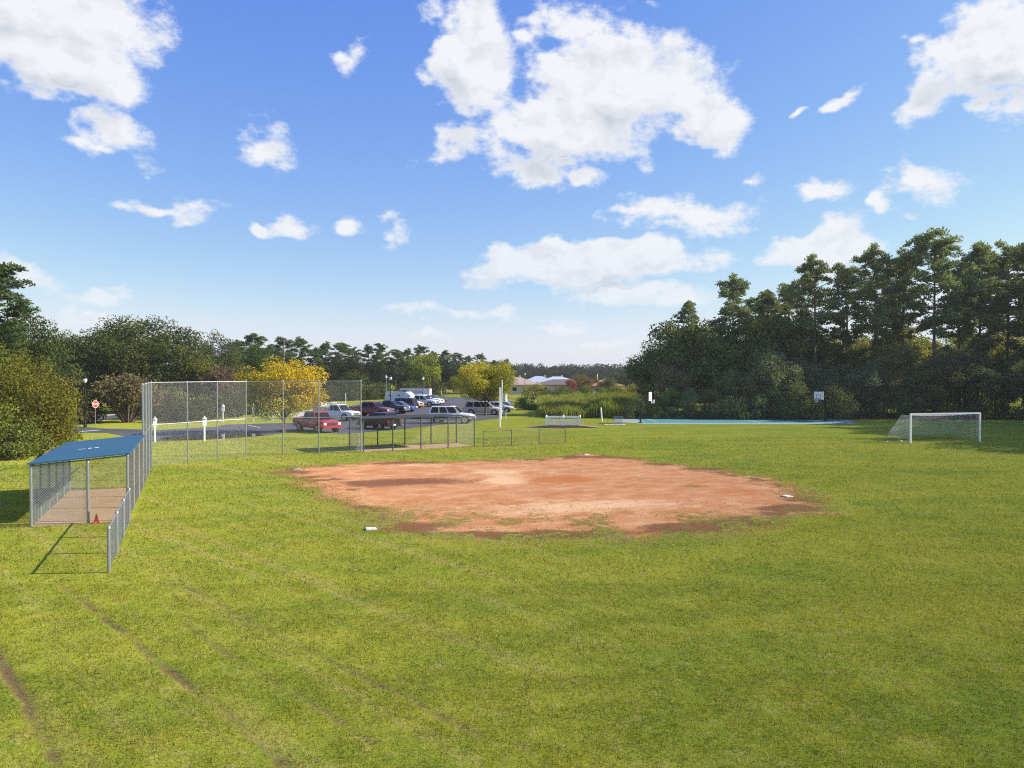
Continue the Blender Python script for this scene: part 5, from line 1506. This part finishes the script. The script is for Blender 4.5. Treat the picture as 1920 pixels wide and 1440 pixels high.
sheet('mulch_bed', [at(*p) for p in [(215,783.5),(245,784.8),(275,783),(270,780),(225,780.5)]], 0.014, 'mulch', 'bare mulch under the tan twiggy shrub', 'planting bed')
# golden street trees
GOLD = (0.60, 0.455, 0.055)
x, y = at(533, 811.5)
plant('gold0', 'golden_tree', 'golden autumn tree on the grass edge beside the red pickup', 'tree', x, y, hgt(y, 668) / 7.2, .2, GOLD, None)
x, y = at(910, 780)
plant('gold1', 'golden_tree', 'yellow and green autumn tree on the island by the silver minivan', 'tree', x, y, hgt(y, 674) / 7.4, .1, (0.56, 0.48, 0.07), None)
x, y = at(792, 744)
plant('gold2', 'golden_tree', 'yellow-green tree behind the white trucks', 'tree', x, y, hgt(y, 668) / 9.0 * 1.12, .5, (0.304, 0.328, 0.032), None)
x, y = at(850, 742)
plant('gold2', 'golden_tree', 'small half-turned tree between the two large yellowing ones', 'tree', x, y, .55, 2.0, (0.224, 0.240, 0.035), None)

# ---- centre: hedge, bushes, reeds, houses, far woods
x, y = at(986, 769)
plant('hedge0', 'clipped_hedge', 'dark clipped hedge block at the edge of the lawn', 'hedge', x, y + 1.5, 1.0, .3, (0.035, 0.058, 0.022), None, .98)
for i, (px, py, top, wd, col) in enumerate([(1001,748,713,1.0,(0.272, 0.256, 0.048)),(1022,748,722,.9,(0.128, 0.152, 0.032)),(1055,748,718,1.05,(0.144, 0.160, 0.035)),(1093,748,716,1.1,(0.144, 0.160, 0.035)),(1131,748,722,.95,(0.160, 0.168, 0.032)),(1157,748,718,.9,(0.208, 0.216, 0.035)),(1177,748,716,1.0,(0.272, 0.256, 0.040)),(1205,748,718,1.1,(0.144, 0.160, 0.040))]):
    x, d = at(px, py); h = hgt(d, top)
    plant('shrub0' if i % 2 else 'shrub1', 'round_bush', 'rounded yellow-topped bush in the row before the houses', 'bush', x, d, h / 2.9, i * 1.1, col, 'rounded bushes before the houses', h / (3.4 if i % 2 else 2.6))
def reeds():
    rng = np.random.default_rng(12)
    zones = [([at(*p) for p in [(1012,782),(1060,786),(1108,784),(1112,778),(1120,768),(1060,758),(1010,758)]], 7000, (0.7, 2.1), 0),
             ([at(*p) for p in [(1108,784),(1150,784.5),(1215,783.5),(1260,783),(1260,764),(1150,758),(1060,756),(1110,770)]], 9000, (1.0, 2.5), 1)]
    V = []; T = []; U = []
    for poly, n, (h0, h1), dk in zones:
        xs = [p[0] for p in poly]; ys = [p[1] for p in poly]
        x = rng.uniform(min(xs), max(xs), n * 3); y = rng.uniform(min(ys), max(ys), n * 3)
        k = inside(x, y, poly); x, y = x[k][:n], y[k][:n]; n = len(x)
        c = fbm(x * .6, y * .35, 31 + dk, 3)
        h = h0 + (h1 - h0) * np.clip(c * 1.5 - .25 + rng.normal(0, .12, n), 0, 1.2)
        for j in range(3):
            a = rng.uniform(0, 6.283, n); w = rng.uniform(.03, .07, n); b = rng.uniform(0, 6.283, n); l = rng.uniform(.1, .6, n) * h * .5
            base = np.stack([x + rng.normal(0, .1, n), y + rng.normal(0, .1, n), np.zeros(n)], 1)
            s = np.stack([np.cos(a), np.sin(a), np.zeros(n)], 1) * w[:, None]
            mid = base + np.stack([np.cos(b) * l * .25, np.sin(b) * l * .25, h * .6], 1)
            tip = base + np.stack([np.cos(b) * l, np.sin(b) * l, h * rng.uniform(.8, 1.05, n)], 1)
            V.append(np.stack([base - s * .6, mid - s, tip, mid + s], 1).reshape(-1, 3)); T.append(np.clip(c + rng.normal(0, .2, n), 0, 1))
            U.append(np.clip((1 - c) * .5 + dk * .5 + rng.normal(0, .15, n), 0, 1))  # second zone turned darker green: its shade is put into the colour
    o = link('reeds', np_mesh('reeds', np.concatenate(V), 4, 'autumn_leaves', {'tone': np.concatenate(T), 'turn': np.concatenate(U)}))
    o.color = (.30, .31, .09, 1)
    tag(o, 'tall green and straw reeds in the ditch behind the footbridge', 'reeds', kind='stuff')
reeds()

def house(px, d, w, dp, wall_h, ridge, roof, label, rz=0.0, win=True):
    x = (px - 960) / F * d
    o = thing('house', label, 'house', (x, d, 0), rz)
    MB().box((0, 0, wall_h / 2), (w, dp, wall_h)).build('wall', 'house_wall', o)
    e = .5; k = dp * .5 * .9
    vs = [(-w / 2 - e, -dp / 2 - e, wall_h), (w / 2 + e, -dp / 2 - e, wall_h), (w / 2 + e, dp / 2 + e, wall_h), (-w / 2 - e, dp / 2 + e, wall_h), (-w / 2 + k, 0, ridge), (w / 2 - k, 0, ridge)]
    vs += [(a, b, wall_h - .18) for a, b, _ in vs[:4]]
    r = MB().add(vs, [(0, 1, 5, 4), (1, 2, 5), (2, 3, 4, 5), (3, 0, 4), (6, 7, 1, 0), (7, 8, 2, 1), (8, 9, 3, 2), (9, 6, 0, 3), (9, 8, 7, 6)]).build('roof', roof, o)
    MB().box((w * .2, dp * .15, ridge - .1), (.5, .5, 1.0)).build('chimney', 'house_wall', r)
    for i in range(3):
        q = MB().box((-w * .32 + i * w * .32, -dp / 2 - .02, wall_h * .55), (1.3, .06, 1.2)).build('window', 'white_paint', o)
        MB().box((-w * .32 + i * w * .32, -dp / 2 - .055, wall_h * .55), (1.1, .03, 1.0)).build('pane', 'car_glass', q)
house(958, 200, 13, 9, 2.6, hgt(200, 707), 'roof_tan', 'house with a tan hipped roof behind the yellow-green tree', .2)
house(1010, 232, 10, 9, 2.6, hgt(232, 705), 'roof_metal', 'house with a pale metal roof beside the tan-roofed one', .0)
house(1044, 246, 11, 9, 2.8, hgt(246, 706), 'roof_metal', 'house with a pale metal roof behind the brown-roofed one', .3)
house(1058, 205, 15, 10, 2.5, hgt(205, 711), 'roof_brown', 'house with a low brown roof behind the rounded bushes', -.1)
house(1126, 200, 8, 9, 2.4, hgt(200, 712), 'roof_red', 'house with a reddish roof behind the yellow-topped bushes', .3)
pole('flue_pipe', 'white vent pole above the reddish-roofed house', 'vent', 1120, 736, 5.2, .16, 'white_paint')
x, d = (1070 - 960) / F * 190, 190
plant('broad0', 'red_tree', 'small red-leaved tree between the house roofs', 'tree', x, d, hgt(d, 698) / 10 * .7, .3, (.34, .11, .06), None)
for i, (px, d, top, col) in enumerate([(1092,195,702,(0.208, 0.136, 0.056)),(1110,198,704,(0.192, 0.120, 0.064)),(1085,215,703,(0.160, 0.144, 0.048)),(1140,192,708,(0.144, 0.136, 0.048)),(1150,215,700,(0.088, 0.104, 0.045)),(1165,210,698,(0.096, 0.109, 0.045)),(1180,205,699,(0.088, 0.104, 0.042)),(1195,190,697,(0.096, 0.112, 0.042)),
        (972,250,703,(0.088, 0.099, 0.048)),(1035,262,702,(0.056, 0.072, 0.035)),(985,240,704,(0.096, 0.104, 0.048)),(1125,240,703,(0.096, 0.096, 0.048)),(940,215,690,(0.096, 0.112, 0.040)),(1215,150,690,(0.096, 0.112, 0.042))]):
    place('broad%d' % (i % 3), 'garden_tree', 'small tree among the houses beyond the reeds', 'tree', px, d, top, 10, col, 'garden trees among the houses', 1.5)
def far_wood():
    """distant pine wood along the horizon, read as one mass"""
    rng = np.random.default_rng(77)
    lob = []
    for d, h0 in ((420, 8.2), (520, 9.8), (640, 11.5)):
        x = -d * .85
        while x < d * .5:
            hh = h0 * rng.uniform(.82, 1.12)
            r = rng.uniform(2.0, 3.4)
            lob.append((x, d + rng.uniform(-12, 12), hh - r * .6, r))
            lob.append((x + rng.uniform(-2, 2), d + rng.uniform(-8, 8), hh * .55, r * 1.5)); lob.append((x + rng.uniform(-2, 2), d + rng.uniform(-8, 8), hh * .2, r * 1.6))
            x += rng.uniform(2.0, 5.5)
    V, a = lobes_crown(78, lob, 11, .75, squash=.85, fill=.25)
    o = link('far_wood', np_mesh('far_wood', V, 4, 'needles', a)); o.color = (.040, .055, .028, 1)
    tag(o, 'distant pine wood along the horizon beyond the houses', 'wood', kind='stuff')
far_wood()

# ------------------------------------------------------------------ the air
def haze():
    m = bpy.data.materials.new('haze'); m.use_nodes = True; m.node_tree.nodes.clear(); T = NT(m.node_tree)
    v = T.n('ShaderNodeVolumePrincipled', {'Color': (0.90, 0.95, 1.0), 'Density': HAZE, 'Anisotropy': 0.15})
    T.n('ShaderNodeOutputMaterial', {'Volume': v.outputs[0]})
    MATS['haze'] = m
    o = MB().box((0, 0, 13.0), (3300, 3300, 30.0)).build('haze', 'haze')
    tag(o, 'thin pale haze in the air over the whole field', 'haze', kind='stuff')
HAZE = 0.0002
haze()
